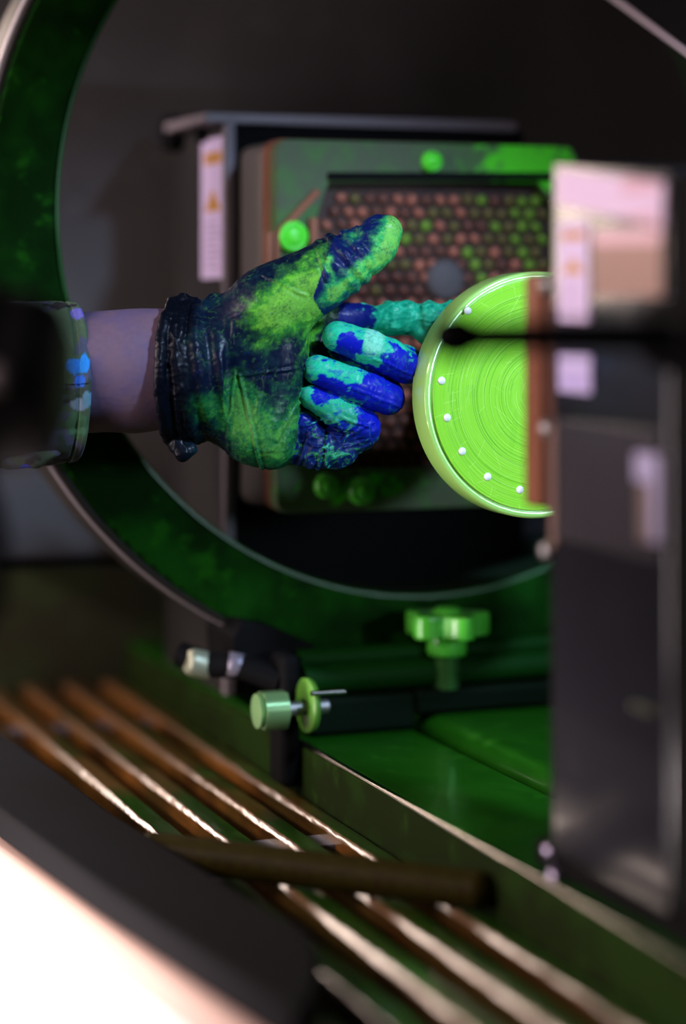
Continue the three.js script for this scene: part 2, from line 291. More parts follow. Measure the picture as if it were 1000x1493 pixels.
// thin label on a face that looks along -x (towards the bench front), u runs towards the viewer
function sideLabel(w, h, th = 0.0006) {
  const g = new THREE.BoxGeometry(w, h, th); g.rotateY(-Math.PI / 2); return g;
}
{
  const S = -1.43, cab = benchThing('headstock_cabinet', 'large dark grey steel cabinet wall behind the headstock', 'cabinet', [0, -1.3, S]);
  const y0 = 1.3 - 0.1755;
  part('front_panel', rbox(0.285, y0, -0.5, 1.5, 2.3, 0, 0.006), M.wall, cab);
  part('lower_flange', rbox(0.285, y0 - 0.006, -0.10, 1.5, y0, -0.004, 0.001), M.matt, cab);
  for (const x of [0.98, 1.4]) part('leg', rbox(x, 0, -0.45, x + 0.05, y0, -0.4, 0.004), M.matt, cab);
}
{
  const s0 = -1.43, s1 = -1.29, A = onS(330, 172, s1), B = onS(765, 172, s1);
  const x0 = A.x, x1 = B.x, yt = A.y, yb = -0.249;
  const h = benchThing('headstock', 'dark grey headstock box with a black front behind the contact plate', 'headstock', [0, yb, s0]);
  const Y = yt - yb;
  part('body', rbox(x0, 0, 0.001, x1, Y, s1 - s0 - 0.004, 0.004), M.box, h);
  part('front_face', rbox(x0 + 0.006, 0.002, s1 - s0 - 0.004, x1 - 0.001, Y - 0.004, s1 - s0, 0.001), M.black, h, null, 'black front face');
  part('frame_strip', rbox(x0 - 0.001, 0.002, s1 - s0 - 0.006, x0 + 0.0055, Y + 0.001, s1 - s0 + 0.001, 0.001), M.edge, h, null, 'pale upright edge strip');
  part('top_strip', rbox(x0 - 0.014, Y - 0.003, s1 - s0 - 0.09, x1 - 0.006, Y + 0.003, s1 - s0 + 0.001, 0.001), M.edge, h, null, 'pale top edge strip');
  // small black cable gland at the back top corner
  const gl = part('cable_gland', alongX(lathe([[0, 0.012], [0.010, 0.011], [0.012, 0.006], [0.012, 0], [0, 0]], 24)).rotateY(Math.PI), M.black, h, [x0, onT(262, 195, x0).y - yb, onT(262, 195, x0).z - s0]);
  // dark clip over the label
  const cp = onT(300, 190, x0);
  part('clip', rbox(-0.006, -0.008, -0.005, 0, 0.008, 0.005, 0.002), M.black, h, [x0, cp.y - yb, cp.z - s0]);
  const a = onT(295, 205, x0), b = onT(329, 406, x0), w = Math.abs(a.z - b.z), hh = a.y - b.y;
  const lab = benchThing('warning_label', 'narrow white warning label with amber symbols on the headstock side', 'label', [x0 - 0.0004, b.y, (a.z + b.z) / 2]);
  part('sheet', sideLabel(w, hh), paper(canvasTex(128, 700, warning)), lab, [0, hh / 2, 0]);
  // contact plate
  const sp = -1.22, C = onS(405, 205, sp), E2 = onS(838, 745, sp), px0 = C.x, px1 = E2.x, pt = C.y, pb = E2.y + 0.006;
  const pl = benchThing('contact_plate', 'green dyed headstock contact plate holding a copper mesh pad', 'contact plate', [px0, pb, s1 + 0.0005]);
  const W = px1 - px0, H = pt - pb, dz = sp - s1;
  const rr = (w, hgt, r) => { const q = new THREE.Shape(); q.moveTo(r, 0); q.lineTo(w - r, 0); q.quadraticCurveTo(w, 0, w, r); q.lineTo(w, hgt - r); q.quadraticCurveTo(w, hgt, w - r, hgt); q.lineTo(r, hgt); q.quadraticCurveTo(0, hgt, 0, hgt - r); q.lineTo(0, r); q.quadraticCurveTo(0, 0, r, 0); return q; };
  const ext = (sh, d, bv = 0.001) => uvBox(new THREE.ExtrudeGeometry(sh, { depth: d - 2 * bv, bevelEnabled: true, bevelSize: bv, bevelThickness: bv, bevelSegments: 2, curveSegments: 8 }).translate(0, 0, bv));
  part('base_block', ext(rr(W, H, 0.008), dz * 0.62), M.plateSide, pl, null, 'pale grey base block');
  part('copper_sheet', ext(rr(W + 0.001, H + 0.001, 0.008), dz * 0.20), M.copper, pl, [0, 0, dz * 0.62], 'thin copper sheet between the plates');
  const hz = dz * 0.82;
  const L2 = (px, py, s) => { const p = onS(px, py, s); return V(p.x - px0, p.y - pb, 0); };
  // face with an eight-sided opening for the pad
  const face = rr(W, H, 0.008), hole = new THREE.Path(), o = [[455, 685], [455, 330], [478, 264], [785, 264], [812, 300], [812, 640], [785, 685]].map(([a, b]) => L2(a, b, sp));
  const gap = onS(0, 0, sp);
  hole.moveTo(o[0].x, o[0].y); o.slice(1).forEach(p => hole.lineTo(p.x, p.y)); hole.closePath(); face.holes.push(hole);
  const plateTex = tex(512, (u, v) => { const x = u * 0.24, y = v * 0.24, n = fbm(u * 14, v * 14, 9.4, 5), q = fbm(u * 22 - v * 8, v * 22, 3.1, 4);
    const wet = Math.exp(-(((x - 0.165) / 0.04) ** 2) - (((y - 0.208) / 0.02) ** 2)) + 0.5 * Math.exp(-(((x - 0.06) / 0.05) ** 2) - (((y - 0.012) / 0.016) ** 2));
    return mix3(mix3([0.085, 0.115, 0.06], [0.07, 0.16, 0.045], step(-0.2, 0.3, n)), [0.09, 0.70, 0.02], step(0.35, 0.75, wet + 0.9 * q)); }, { rep: 1 / 0.24 });
  part('face', ext(face, dz * 0.18), phys({ map: plateTex, roughness: 0.5, specularIntensity: 0.25, bumpMap: scuff, bumpScale: 0.0004 }), pl, [0, 0, hz]);
  const bed = rr(W - 0.03, H - 0.04, 0.004);
  part('pad_backing', ext(bed, 0.004), M.copperDark, pl, [0.018, 0.018, hz - 0.001], 'dark copper mesh backing');
  // woven copper knots, one by one
  const knotG = [0, 1, 2].map(k => { const g = new THREE.SphereGeometry(1, 8, 5); g.scale(0.0041, 0.0031 + 0.0003 * k, 0.0022); g.rotateZ((k - 1) * 0.6); return g; });
  const knotM = [[0.36, 0.105, 0.055], [0.13, 0.036, 0.017], [0.14, 0.26, 0.008], [0.12, 0.085, 0.012]].map(c => std({ color: rgb(...c), metalness: 0.2, roughness: 0.5 }));
  const spots = [];
  for (let j = 0; j < 24; j++) for (let i = 0; i < 20; i++) {
    const x = o[0].x + 0.003 + i * 0.0092 + (j % 2) * 0.0046, y = o[0].y + 0.003 + j * 0.0079;
    if (x > o[4].x - 0.002 || y > o[2].y - 0.002) continue;
    if (x < o[2].x + 0.006 && y > o[1].y + (x - o[1].x) * 1.6 - 0.004) continue;
    spots.push([x + 0.0007 * (rnd() - 0.5), y + 0.0007 * (rnd() - 0.5)]);
  }
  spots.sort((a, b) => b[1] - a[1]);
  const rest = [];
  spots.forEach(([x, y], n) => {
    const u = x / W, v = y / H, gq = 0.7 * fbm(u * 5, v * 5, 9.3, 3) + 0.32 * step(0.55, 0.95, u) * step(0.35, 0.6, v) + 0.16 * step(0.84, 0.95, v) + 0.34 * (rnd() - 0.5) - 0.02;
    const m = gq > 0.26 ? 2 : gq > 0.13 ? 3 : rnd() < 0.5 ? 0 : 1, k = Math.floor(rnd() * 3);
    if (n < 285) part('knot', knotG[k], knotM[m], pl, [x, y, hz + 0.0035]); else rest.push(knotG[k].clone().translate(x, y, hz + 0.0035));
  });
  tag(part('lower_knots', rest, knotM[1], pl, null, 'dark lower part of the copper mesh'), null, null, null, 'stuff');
  // copper straps at the left of the pad
  const strap = (pts, w, d = 0.004) => { const P = pts.map(([a, b]) => L2(a, b, sp)); const gs = []; for (let i = 0; i < P.length - 1; i++) { const a = P[i], b = P[i + 1], l = a.distanceTo(b), g = new RoundedBoxGeometry(l + w * 0.6, w, d, 2, 0.0008); g.rotateZ(Math.atan2(b.y - a.y, b.x - a.x)); g.translate((a.x + b.x) / 2, (a.y + b.y) / 2, 0); gs.push(g); } return gs; };
  part('corner_strap', strap([[404, 340], [460, 281]], 0.0042), M.copper, pl, [0, 0, dz + 0.0015]);
  part('upright_strap', strap([[455, 322], [455, 372]], 0.0055), M.copper, pl, [0, 0, dz + 0.0015]);
  part('upright_strap', strap([[391, 342], [391, 480]], 0.0045), M.copper, pl, [0, 0, dz + 0.0015]);
  part('upright_strap', strap([[402, 342], [402, 480]], 0.0035), M.copper, pl, [0, 0, dz + 0.001]);
  part('shadow_strip', strap([[480, 257], [800, 257]], 0.0045), M.black, pl, [0, 0, dz + 0.0008], 'black strip standing in for a shadow line');  // black strip laid where there is only a shadow line
  const bolt = (px, py, r, m) => { const p = L2(px, py, sp); const b = part('bolt', alongZ(lathe([[0, 0.006], [r * 0.55, 0.006], [r * 0.6, 0.003], [r * 0.66, 0.0055], [r * 0.92, 0.005], [r, 0.002], [r, 0], [0, 0]], 28)), m, pl, [p.x, p.y, dz - 0.0005]); return b; };
  bolt(627, 236, 0.0064, M.dye); bolt(525, 715, 0.0085, M.knob); bolt(474, 708, 0.0075, M.knob); bolt(425, 345, 0.0095, M.dye);
  const sp2 = L2(655, 408, sp);  // round grey spot on the mesh
  part('grey_spot', alongZ(lathe([[0, 0.006], [0.009, 0.0055], [0.0125, 0.003], [0.013, 0], [0, 0]], 32)), std({ color: rgb(0.075, 0.062, 0.06), roughness: 0.7 }), pl, [sp2.x, sp2.y, hz + 0.003], 'round grey spot on the mesh');
}

// ---------------------------------------------------------------- magnetising coil
{
  const C = toBench(at(628, 315, 1.34)), R0 = 0.2315, R1 = 0.2725, dep = 0.06;
  const c = benchThing('magnetising_coil', 'large dark green ring coil around the headstock', 'coil', [C.x, RAIL_Y + 0.0005, C.z]);
  const cy = C.y - RAIL_Y;
  const prof = [[R0 + 0.002, -dep], [R1, -dep], [R1, -0.003], [R1 - 0.003, 0], [R0 + 0.003, 0], [R0 + 0.002, -0.003], [R0 + 0.002, -dep]];
  const liner = lathe([[R0 + 0.0021, -dep - 0.001], [R0, -dep - 0.001], [R0, -0.003], [R0 + 0.0021, -0.003]], 160); liner.rotateX(Math.PI / 2);
  const g = lathe(prof, 160); g.rotateX(Math.PI / 2);
  const ring = part('ring', uvBox(g), M.coil, c, [0, cy, 0]);
  part('dark_inner_face', uvBox(liner), std({ color: rgb(0.006, 0.022, 0.005), roughness: 0.6 }), c, [0, cy, 0], 'inner ring face darkened to read as shaded');  // inside coloured darker than the ring, as if in shade
  const band = lathe([[R1 + 0.0002, -dep], [R1 + 0.004, -dep], [R1 + 0.004, -0.004], [R1 + 0.0025, -0.0025], [R1 + 0.0002, -0.0025]], 160); band.rotateX(Math.PI / 2);
  part('outer_band', uvBox(band), M.coilRim, c, [0, cy, 0], 'dark outer band');
  const hoop = lathe([[R1 + 0.0041, -0.0115], [R1 + 0.0052, -0.011], [R1 + 0.0052, -0.0064], [R1 + 0.0041, -0.0059]], 160); hoop.rotateX(Math.PI / 2);
  part('rim_highlight', hoop, std({ color: rgb(0.42, 0.38, 0.40), roughness: 0.4 }), c, [0, cy, 0], 'pale strip standing in for the rim edge highlight');  // edge highlight of the rim painted as a pale strip
  const lip = lathe([[R0 + 0.002, 0.0008], [R0 + 0.0002, 0.001], [R0 - 0.0006, -0.0005], [R0 - 0.0004, -0.003], [R0 + 0.001, -0.003]], 160); lip.rotateX(Math.PI / 2);
  part('inner_lip', lip, std({ color: rgb(0.010, 0.10, 0.006), roughness: 0.35 }), c, [0, cy, 0], 'green inner lip');
  // foot: a saddle that carries the ring on the rails
  const sx = px => onS(px, 0, C.z).x - C.x;
  const yl = py => onS(600, py, C.z).y - RAIL_Y;
  part('saddle', rbox(sx(450), yl(985), -dep - 0.01, sx(830), yl(905) , -0.002, 0.004), M.coil, c);
  part('black_clamp_block', (() => { const q = [[330, 925], [340, 905], [380, 912], [440, 940], [440, 975], [400, 982], [332, 965]].map(([a, b]) => { const p = onS(a, b, C.z); return new THREE.Vector2(p.x - C.x, p.y - RAIL_Y); }); return uvBox(new THREE.ExtrudeGeometry(new THREE.Shape(q), { depth: 0.05, bevelSize: 0.002, bevelThickness: 0.002, bevelSegments: 2 }).translate(0, 0, -0.045)); })(), M.black, c, [0, 0, 0.012]);
}
{ // clamp bar on the rails in front of the coil
  const s = -1.195, L = px => onS(px, 0, s).x, yy = py => onS(620, py, s).y;
  const base = RAIL_Y + 0.0085, b = benchThing('clamp_bar', 'black clamp bar across the green rails below the coil', 'clamp', [0, RAIL_Y, s]);
  const Y = v => v - RAIL_Y;
  const barM = phys({ specularIntensity: 0.15, color: rgb(0.002, 0.007, 0.002), roughness: 0.7 });
  part('bar', rbox(L(452), 0.0005, -0.018, 0.4965, Y(yy(1008)), 0, 0.004), barM, b);
  part('bar', rbox(0.4965, 0.0085, -0.018, L(860), Y(yy(1006)), 0, 0.004), barM, b);
  const greenBar = phys({ color: rgb(0.004, 0.04, 0.003), roughness: 0.6, specularIntensity: 0.15 });
  part('round_bar', alongX(cyl(0.0085, 0.0085, L(860) - L(450), 32)).translate((L(450) + L(860)) / 2, Y(yy(985)), -0.012), greenBar, b);
  part('round_bar', alongX(cyl(0.006, 0.006, L(860) - L(450), 32)).translate((L(450) + L(860)) / 2, Y(yy(958)), -0.018), greenBar, b);
  // star knob
  const kn = benchThing('star_knob', 'green dyed star knob standing on a short stem above the clamp bar', 'knob', [L(657), yy(1008) , s - 0.006]);
  const kh = py => yy(py) - yy(1008);
  const star = new THREE.Shape(); for (let i = 0; i <= 120; i++) { const a = i / 120 * Math.PI * 2, r = 0.0195 + 0.0045 * Math.cos(a * 5 + 0.9); const x = r * Math.cos(a), y = r * Math.sin(a); i ? star.lineTo(x, y) : star.moveTo(x, y); }
  const sg = new THREE.ExtrudeGeometry(star, { depth: 0.010, bevelEnabled: true, bevelSize: 0.002, bevelThickness: 0.002, bevelSegments: 4 }); sg.rotateX(-Math.PI / 2);
  part('handle', uvBox(sg), M.knob, kn, [0, kh(926), 0]);
  part('cap', lathe([[0, 0.004], [0.006, 0.0035], [0.009, 0.001], [0.0095, 0], [0, 0]], 32), M.knob, kn, [0, kh(926) + 0.0115, 0]);
  part('collar', lathe([[0, 0.013], [0.0105, 0.013], [0.0118, 0.011], [0.0118, 0.002], [0.0108, 0], [0, 0]], 40), M.knob, kn, [0, kh(960), 0]);
  part('stem', cyl(0.0075, 0.0075, kh(958), 32).translate(0, kh(958) / 2, 0), phys({ color: rgb(0.08, 0.26, 0.06), metalness: 0.6, roughness: 0.22 }), kn);
  // bracket and bolt at the left end
  const s2 = -1.18, p = (px, py) => onS(px, py, s2);
  const br = benchThing('clamp_bracket', 'dark clamp bracket with a pale green hex bolt beside the slats', 'bracket', [0, SLAT_Y + 0.0005, s2]);
  const Y2 = v => v - SLAT_Y;
  part('jaw', rbox(0.4085, 0.001, -0.03, 0.4205, Y2(p(0, 985).y), -0.004, 0.005), M.black, br);
  part('hose', tube([p(300, 975), p(330, 985), p(372, 984), p(420, 1000)].map((q, i) => V(q.x, Y2(q.y), -0.05 + 0.012 * i)), 0.0075, 40, 14), M.black, br, null, 'black hose');
  const hex = alongX(new THREE.CylinderGeometry(0.0115, 0.0115, 0.014, 6)), bp = p(390, 1032);
  part('hex_bolt', [hex, alongX(cyl(0.0085, 0.0098, 0.003, 24)).translate(-0.0085, 0, 0)], std({ color: rgb(0.22, 0.42, 0.16), metalness: 0.35, roughness: 0.3 }), br, [bp.x, Y2(bp.y), 0.010]);
  const wp = p(440, 1025);
  part('washer', alongX(lathe([[0.004, 0.003], [0.014, 0.003], [0.0152, 0.001], [0.0152, -0.002], [0.004, -0.002]], 40)), std({ color: rgb(0.10, 0.30, 0.03), roughness: 0.4 }), br, [wp.x, Y2(wp.y), 0.010]);
  part('bolt_shank', alongX(cyl(0.004, 0.004, 0.036, 20)), M.steelDull, br, [p(425, 0).x, Y2(bp.y), 0.010]);
  part('pin', alongX(cyl(0.0015, 0.0015, 0.02, 16)), M.steel, br, [p(455, 0).x, Y2(p(0, 1030).y), 0.026]);
  // cable end with two pale ferrules
  const f1 = p(322, 985), f2 = p(368, 982);
  const fe = part('ferrule', alongX(lathe([[0, 0.009], [0.006, 0.0085], [0.008, 0.005], [0.008, -0.006], [0.006, -0.009], [0, -0.009]], 24)).rotateZ(-0.25), std({ color: rgb(0.34, 0.36, 0.24), metalness: 0.4, roughness: 0.4 }), br, [f1.x, Y2(f1.y), -0.038]);
  part('ferrule', alongX(lathe([[0, 0.008], [0.005, 0.007], [0.007, 0.004], [0.007, -0.006], [0, -0.008]], 24)).rotateZ(-0.25), std({ color: rgb(0.22, 0.20, 0.24), metalness: 0.4, roughness: 0.4 }), br, [f2.x, Y2(f2.y), -0.026]);
}

// ---------------------------------------------------------------- tailstock
{
  const t0 = 0.424, t1 = 0.505, A = onT(808, 240, t0), B = onT(975, 256, t0), yb = onT(808, 1240, t0).y;
  const k = benchThing('tailstock', 'glossy dark tailstock post with labels standing on the rail', 'tailstock', [t0, RAIL_Y + 0.0006, A.z]);
  const y0 = RAIL_Y + 0.0006, L = B.z - A.z, H = A.y - y0, h2 = B.y - y0, hb = yb - y0;
  const side = new THREE.Shape([new THREE.Vector2(0, hb), new THREE.Vector2(L, hb), new THREE.Vector2(L, h2), new THREE.Vector2(0, H)]);
  const bodyG = new THREE.ExtrudeGeometry(side, { depth: t1 - t0 - 0.003, bevelEnabled: true, bevelSize: 0.0012, bevelThickness: 0.0015, bevelSegments: 3 }); // x along bench, extruded across
  bodyG.rotateY(-Math.PI / 2); bodyG.scale(1, 1, 1); // (x,y,z) -> (-z, y, x)
  bodyG.translate(t1 - t0 - 0.0015, 0, 0);
  part('body', uvBox(bodyG), M.gloss, k);
  part('base_shoe', rbox(0.004, 0, -0.03, 0.0715, hb - 0.001, L + 0.05, 0.003), M.black, k);
  part('unlit_end', rbox(0.001, hb, L + 0.0015, t1 - t0 + 0.04, h2 + 0.002, L + 0.045, 0.004), M.matt, k, null, 'end block painted black for its unlit face');  // end face lies in shade; the dark is put into its colour
  const z = (px, py = 600) => onT(px, py, t0).z - A.z, y = (px, py) => onT(px, py, t0).y - y0;
  // lower rear panel and its pale edge
  part('access_panel', rbox(-0.0012, y(880, 800), z(812), 0.0005, y(880, 618), z(962), 0.0006), phys({ color: rgb(0.05, 0.046, 0.052), roughness: 0.28, roughnessMap: scuff, clearcoat: 0.5, clearcoatRoughness: 0.2 }), k, null, 'dark grey access panel');
  part('panel_edge', rbox(-0.002, y(815, 800), z(806), -0.0002, y(815, 618), z(815), 0.0006), std({ color: rgb(0.26, 0.16, 0.13), roughness: 0.4, metalness: 0.5 }), k, null, 'brownish metal panel edge');
  part('reflection_shape', [rbox(-0.004, y(960, 705), z(936), 0.0005, y(960, 662), z(972), 0.001), rbox(-0.004, y(960, 790), z(960), 0.0005, y(960, 700), z(972), 0.001)], std({ color: rgb(0.46, 0.42, 0.62), roughness: 0.4 }), k, null, 'pale violet shape standing in for a reflection');  // reflection in the glossy side, modelled as violet strips
  part('reflection_inset', rbox(-0.003, y(945, 790), z(938), 0.0005, y(945, 706), z(959), 0.001), std({ color: rgb(0.17, 0.12, 0.10), roughness: 0.5 }), k, null, 'brown inner part of the painted reflection');  // brown inside of that reflection, painted as an inset
  part('hinge_pin', alongZ(cyl(0.0016, 0.0016, 0.02, 16)), M.steel, k, [-0.0012, y(945, 1035), z(945)]);
  // copper contact pad on the far end, seen edge on
  const zc = px => onT(px, 580, t0).z - A.z;
  const yy = py => onT(785, py, t0).y - y0;
  part('copper_pad', [rbox(0.000, yy(742), zc(762), 0.07, yy(398), zc(786), 0.003)], M.copper, k, null, 'copper contact pad');
  part('pad_mount', rbox(0.002, yy(748), zc(786), 0.075, yy(392), -0.0013, 0.003), std({ color: rgb(0.10, 0.035, 0.02), roughness: 0.5, metalness: 0.5 }), k, null, 'dark reddish pad mount');
  for (const py of [416, 624, 800]) part('bolt', alongX(lathe([[0, 0.0045], [0.003, 0.004], [0.0042, 0.002], [0.0045, 0], [0, 0]], 24)).rotateY(Math.PI), M.steelDull, k, [0.002, yy(py), zc(796)]);
  part('mount_foot', rbox(0.002, hb, zc(795), 0.06, yy(746), -0.0013, 0.002), M.black, k);
  // small bright screws on the shoe and the rail
  for (const [px, py] of [[796, 1243], [802, 1279]]) { const q = onT(px, py, t0); part('screw', new THREE.SphereGeometry(0.0042, 16, 10), std({ color: rgb(0.5, 0.45, 0.6), metalness: 0.9, roughness: 0.2 }), k, [0.003, q.y - y0, q.z - A.z]); }
  // lever with a ball end in front
  const a = toBench(at(664, 491, 0.80)), b = toBench(at(1010, 491, 0.80)).sub(V(t0, y0, A.z)); a.sub(V(t0, y0, A.z));
  const lev = part('lever', tube([a, a.clone().lerp(b, 0.5), b], 0.0058, 20, 16), M.black, k, null, 'black hand lever');
  part('lever_ball', new THREE.SphereGeometry(0.0088, 24, 16).scale(1.25, 1, 1), M.black, lev, a.toArray());
  part('lever_hub', alongZ(cyl(0.014, 0.014, Math.abs(b.z - L - 0.04) + 0.02, 32)), M.black, lev, [b.x + 0.006, b.y, (b.z + L + 0.04) / 2]);
  // labels are things of their own
  const lab = (name, label, px0, py0, px1, py1, mat) => { const p = onT(px0, py0, t0), q = onT(px1, py1, t0), w = q.z - p.z, h = p.y - onT(px0, py1, t0).y; const g = benchThing(name, label, 'label', [t0 - 0.0006, p.y - h, (p.z + q.z) / 2]); part('sheet', sideLabel(w, h), mat, g, [0, h / 2, 0]); };
  { const q = [[815, 248], [970, 266], [968, 330], [815, 298]].map(([a, b]) => onT(a, b, t0)), c = q[3], g = benchThing('pale_label', 'wide pinkish white label at the top of the tailstock post', 'label', [t0 - 0.0004, c.y, c.z]);
    const sh = new THREE.Shape(q.map(p => new THREE.Vector2(p.z - c.z, p.y - c.y))), m = canvasTex(256, 128, (x, w, h) => { x.fillStyle = '#ecd2f0'; x.fillRect(0, 0, w, h); x.fillStyle = '#e6b8cc'; x.fillRect(w * 0.62, h * 0.35, w * 0.3, h * 0.5); });
    m.repeat.set(10, 40); m.offset.set(0.02, 0.1); m.wrapS = m.wrapT = THREE.MirroredRepeatWrapping;
    part('sheet', new THREE.ExtrudeGeometry(sh, { depth: 0.0006, bevelEnabled: false }).rotateY(-Math.PI / 2), paper(m), g); }
  lab('warning_label', 'narrow white warning label with amber symbols on the tailstock post', 817, 324, 860, 468, paper(canvasTex(128, 420, warning)));
  lab('violet_label', 'small pale violet label below the lever on the tailstock post', 817, 516, 863, 570, paper(canvasTex(64, 64, (x, w, h) => { x.fillStyle = '#cfc2f0'; x.fillRect(0, 0, w, h); x.fillStyle = '#b9a8e4'; x.fillRect(w * 0.1, h * 0.6, w * 0.8, h * 0.2); })));
  lab('reflection_patch', 'brown lined patch painted as a room reflection on the tailstock', 868, 338, 966, 432, std({ roughness: 0.4, metalness: 0.2, map: canvasTex(256, 256, (x, w, h) => { x.fillStyle = '#a37f74'; x.fillRect(0, 0, w, h); x.fillStyle = '#d8b0bd'; x.fillRect(0, 0, w, h * 0.22); x.fillStyle = '#8a685a'; for (let i = 0; i < 9; i++) x.fillRect(0, h * (0.3 + i * 0.075), w * 0.95, h * 0.025); }) }));  // brown stripes and pink top paint a reflection of the room
}

// ---------------------------------------------------------------- the disc
{
  const C = toBench(at(786, 576, 1.18)), R = 0.0664, T = 0.020;
  const d = benchThing('metal_disc', 'round machined metal disc coated in yellow green dye', 'disc', [C.x, C.y, C.z]);
  // concentric tool marks, cracks of dye, straight scratches
  const N = 1024, face = canvasTex(N, N, (x) => {
    x.fillStyle = '#8ee022'; x.fillRect(0, 0, N, N);
    const c = N / 2;
    for (let i = 0; i < 420; i++) { const r = rnd() * c, a0 = rnd() * 6.28, l = 0.3 + rnd() * 2.4, k = rnd(); x.strokeStyle = k < 0.5 ? `rgba(36,118,8,${0.10 + rnd() * 0.26})` : `rgba(200,250,130,${0.12 + rnd() * 0.4})`; x.lineWidth = 0.7 + rnd() * 2; x.beginPath(); x.arc(c + (rnd() - 0.5) * 6, c + (rnd() - 0.5) * 6, r, a0, a0 + l); x.stroke(); }
    for (let i = 0; i < 150; i++) { const px = rnd() * N, py = rnd() * N, a = rnd() * 6.28, l = 20 + rnd() * 120; x.strokeStyle = `rgba(215,255,165,${0.25 + rnd() * 0.5})`; x.lineWidth = 0.6 + rnd() * 1.4; x.beginPath(); x.moveTo(px, py); x.quadraticCurveTo(px + Math.cos(a) * l * 0.5 + rnd() * 10, py + Math.sin(a) * l * 0.5, px + Math.cos(a) * l, py + Math.sin(a) * l); x.stroke(); }
    for (let i = 0; i < 40; i++) { const a = rnd() * 6.28, r = c * (0.78 + rnd() * 0.2); x.strokeStyle = `rgba(200,255,120,${0.3 + rnd() * 0.4})`; x.lineWidth = 1 + rnd() * 1.5; x.beginPath(); x.moveTo(c + Math.cos(a) * r, c + Math.sin(a) * r); x.lineTo(c + Math.cos(a + 0.03) * r * (0.93 - rnd() * 0.06), c + Math.sin(a + 0.03) * r * 0.93); x.stroke(); }
    for (let i = 0; i < 26; i++) { x.fillStyle = `rgba(40,130,10,${0.02 + rnd() * 0.04})`; x.beginPath(); x.ellipse(rnd() * N, rnd() * N, 20 + rnd() * 80, 10 + rnd() * 40, rnd() * 6, 0, 6.3); x.fill(); }
  });
  const ringsBump = tex(512, (u, v) => { const r = Math.hypot(u - 0.5, v - 0.5) * 2; return 0.5 + 0.3 * noise(r * 90, 0.5, 0.5) + 0.25 * noise(r * 210, 3.5, Math.atan2(v - 0.5, u - 0.5)); }, { grey: true });
  const mf = phys({ map: face, bumpMap: ringsBump, bumpScale: 0.00022, specularIntensity: 0.3, roughness: 0.42 });
  const rim = phys({ color: rgb(0.42, 0.82, 0.18), metalness: 0.05, roughness: 0.3, roughnessMap: scuff, clearcoat: 0.3 });
  const g = lathe([[0, -T], [R - 0.002, -T], [R, -T + 0.002], [R, -0.0022], [R - 0.0012, -0.0012], [R - 0.0032, -0.0010], [R - 0.0036, -0.0018], [R - 0.0042, -0.0018], [R - 0.0044, -0.0006], [0, -0.0006]], 128); g.rotateX(Math.PI / 2);
  part('body', g, rim, d);
  const fg = new THREE.CylinderGeometry(R - 0.0046, R - 0.0044, 0.0008, 128, 1); fg.rotateX(Math.PI / 2);
  { const p = fg.attributes.position, uv = fg.attributes.uv; for (let i = 0; i < p.count; i++) uv.setXY(i, 0.5 + p.getX(i) / (2 * R), 0.5 + p.getY(i) / (2 * R)); }
  part('face', fg, mf, d, [0, 0, -0.0002], 'scratched front face');
  const pin = alongZ(lathe([[0, 0.0014], [0.0013, 0.0012], [0.0021, 0.0005], [0.0022, 0], [0, 0]], 20));
  const pm = std({ color: rgb(0.95, 0.98, 0.90), roughness: 0.25 });
  for (const [px, py] of [[682, 453], [644, 555], [652, 609], [674, 658], [711, 695], [758, 714]]) { const q = onS(px, py, C.z + 0.0005); part('hole_glint', pin, pm, d, [q.x - C.x, q.y - C.y, 0.0001], 'small white pin standing in for a glint in a hole'); }  // white pins paint the light glinting in the bolt holes
  // arbor that carries the disc, hidden behind it
  const ar = benchThing('arbor', 'black arbor behind the disc joining it to the contact plate', 'rod', [C.x, C.y, C.z - T]);
  const end = -1.2195 - (C.z - T);
  part('shaft', alongZ(cyl(0.007, 0.007, -end - 0.001, 32)).translate(0, 0, end / 2), M.black, ar);
  part('flange', alongZ(cyl(0.016, 0.016, 0.004, 32)).translate(0, 0, -0.0025), M.black, ar);
}

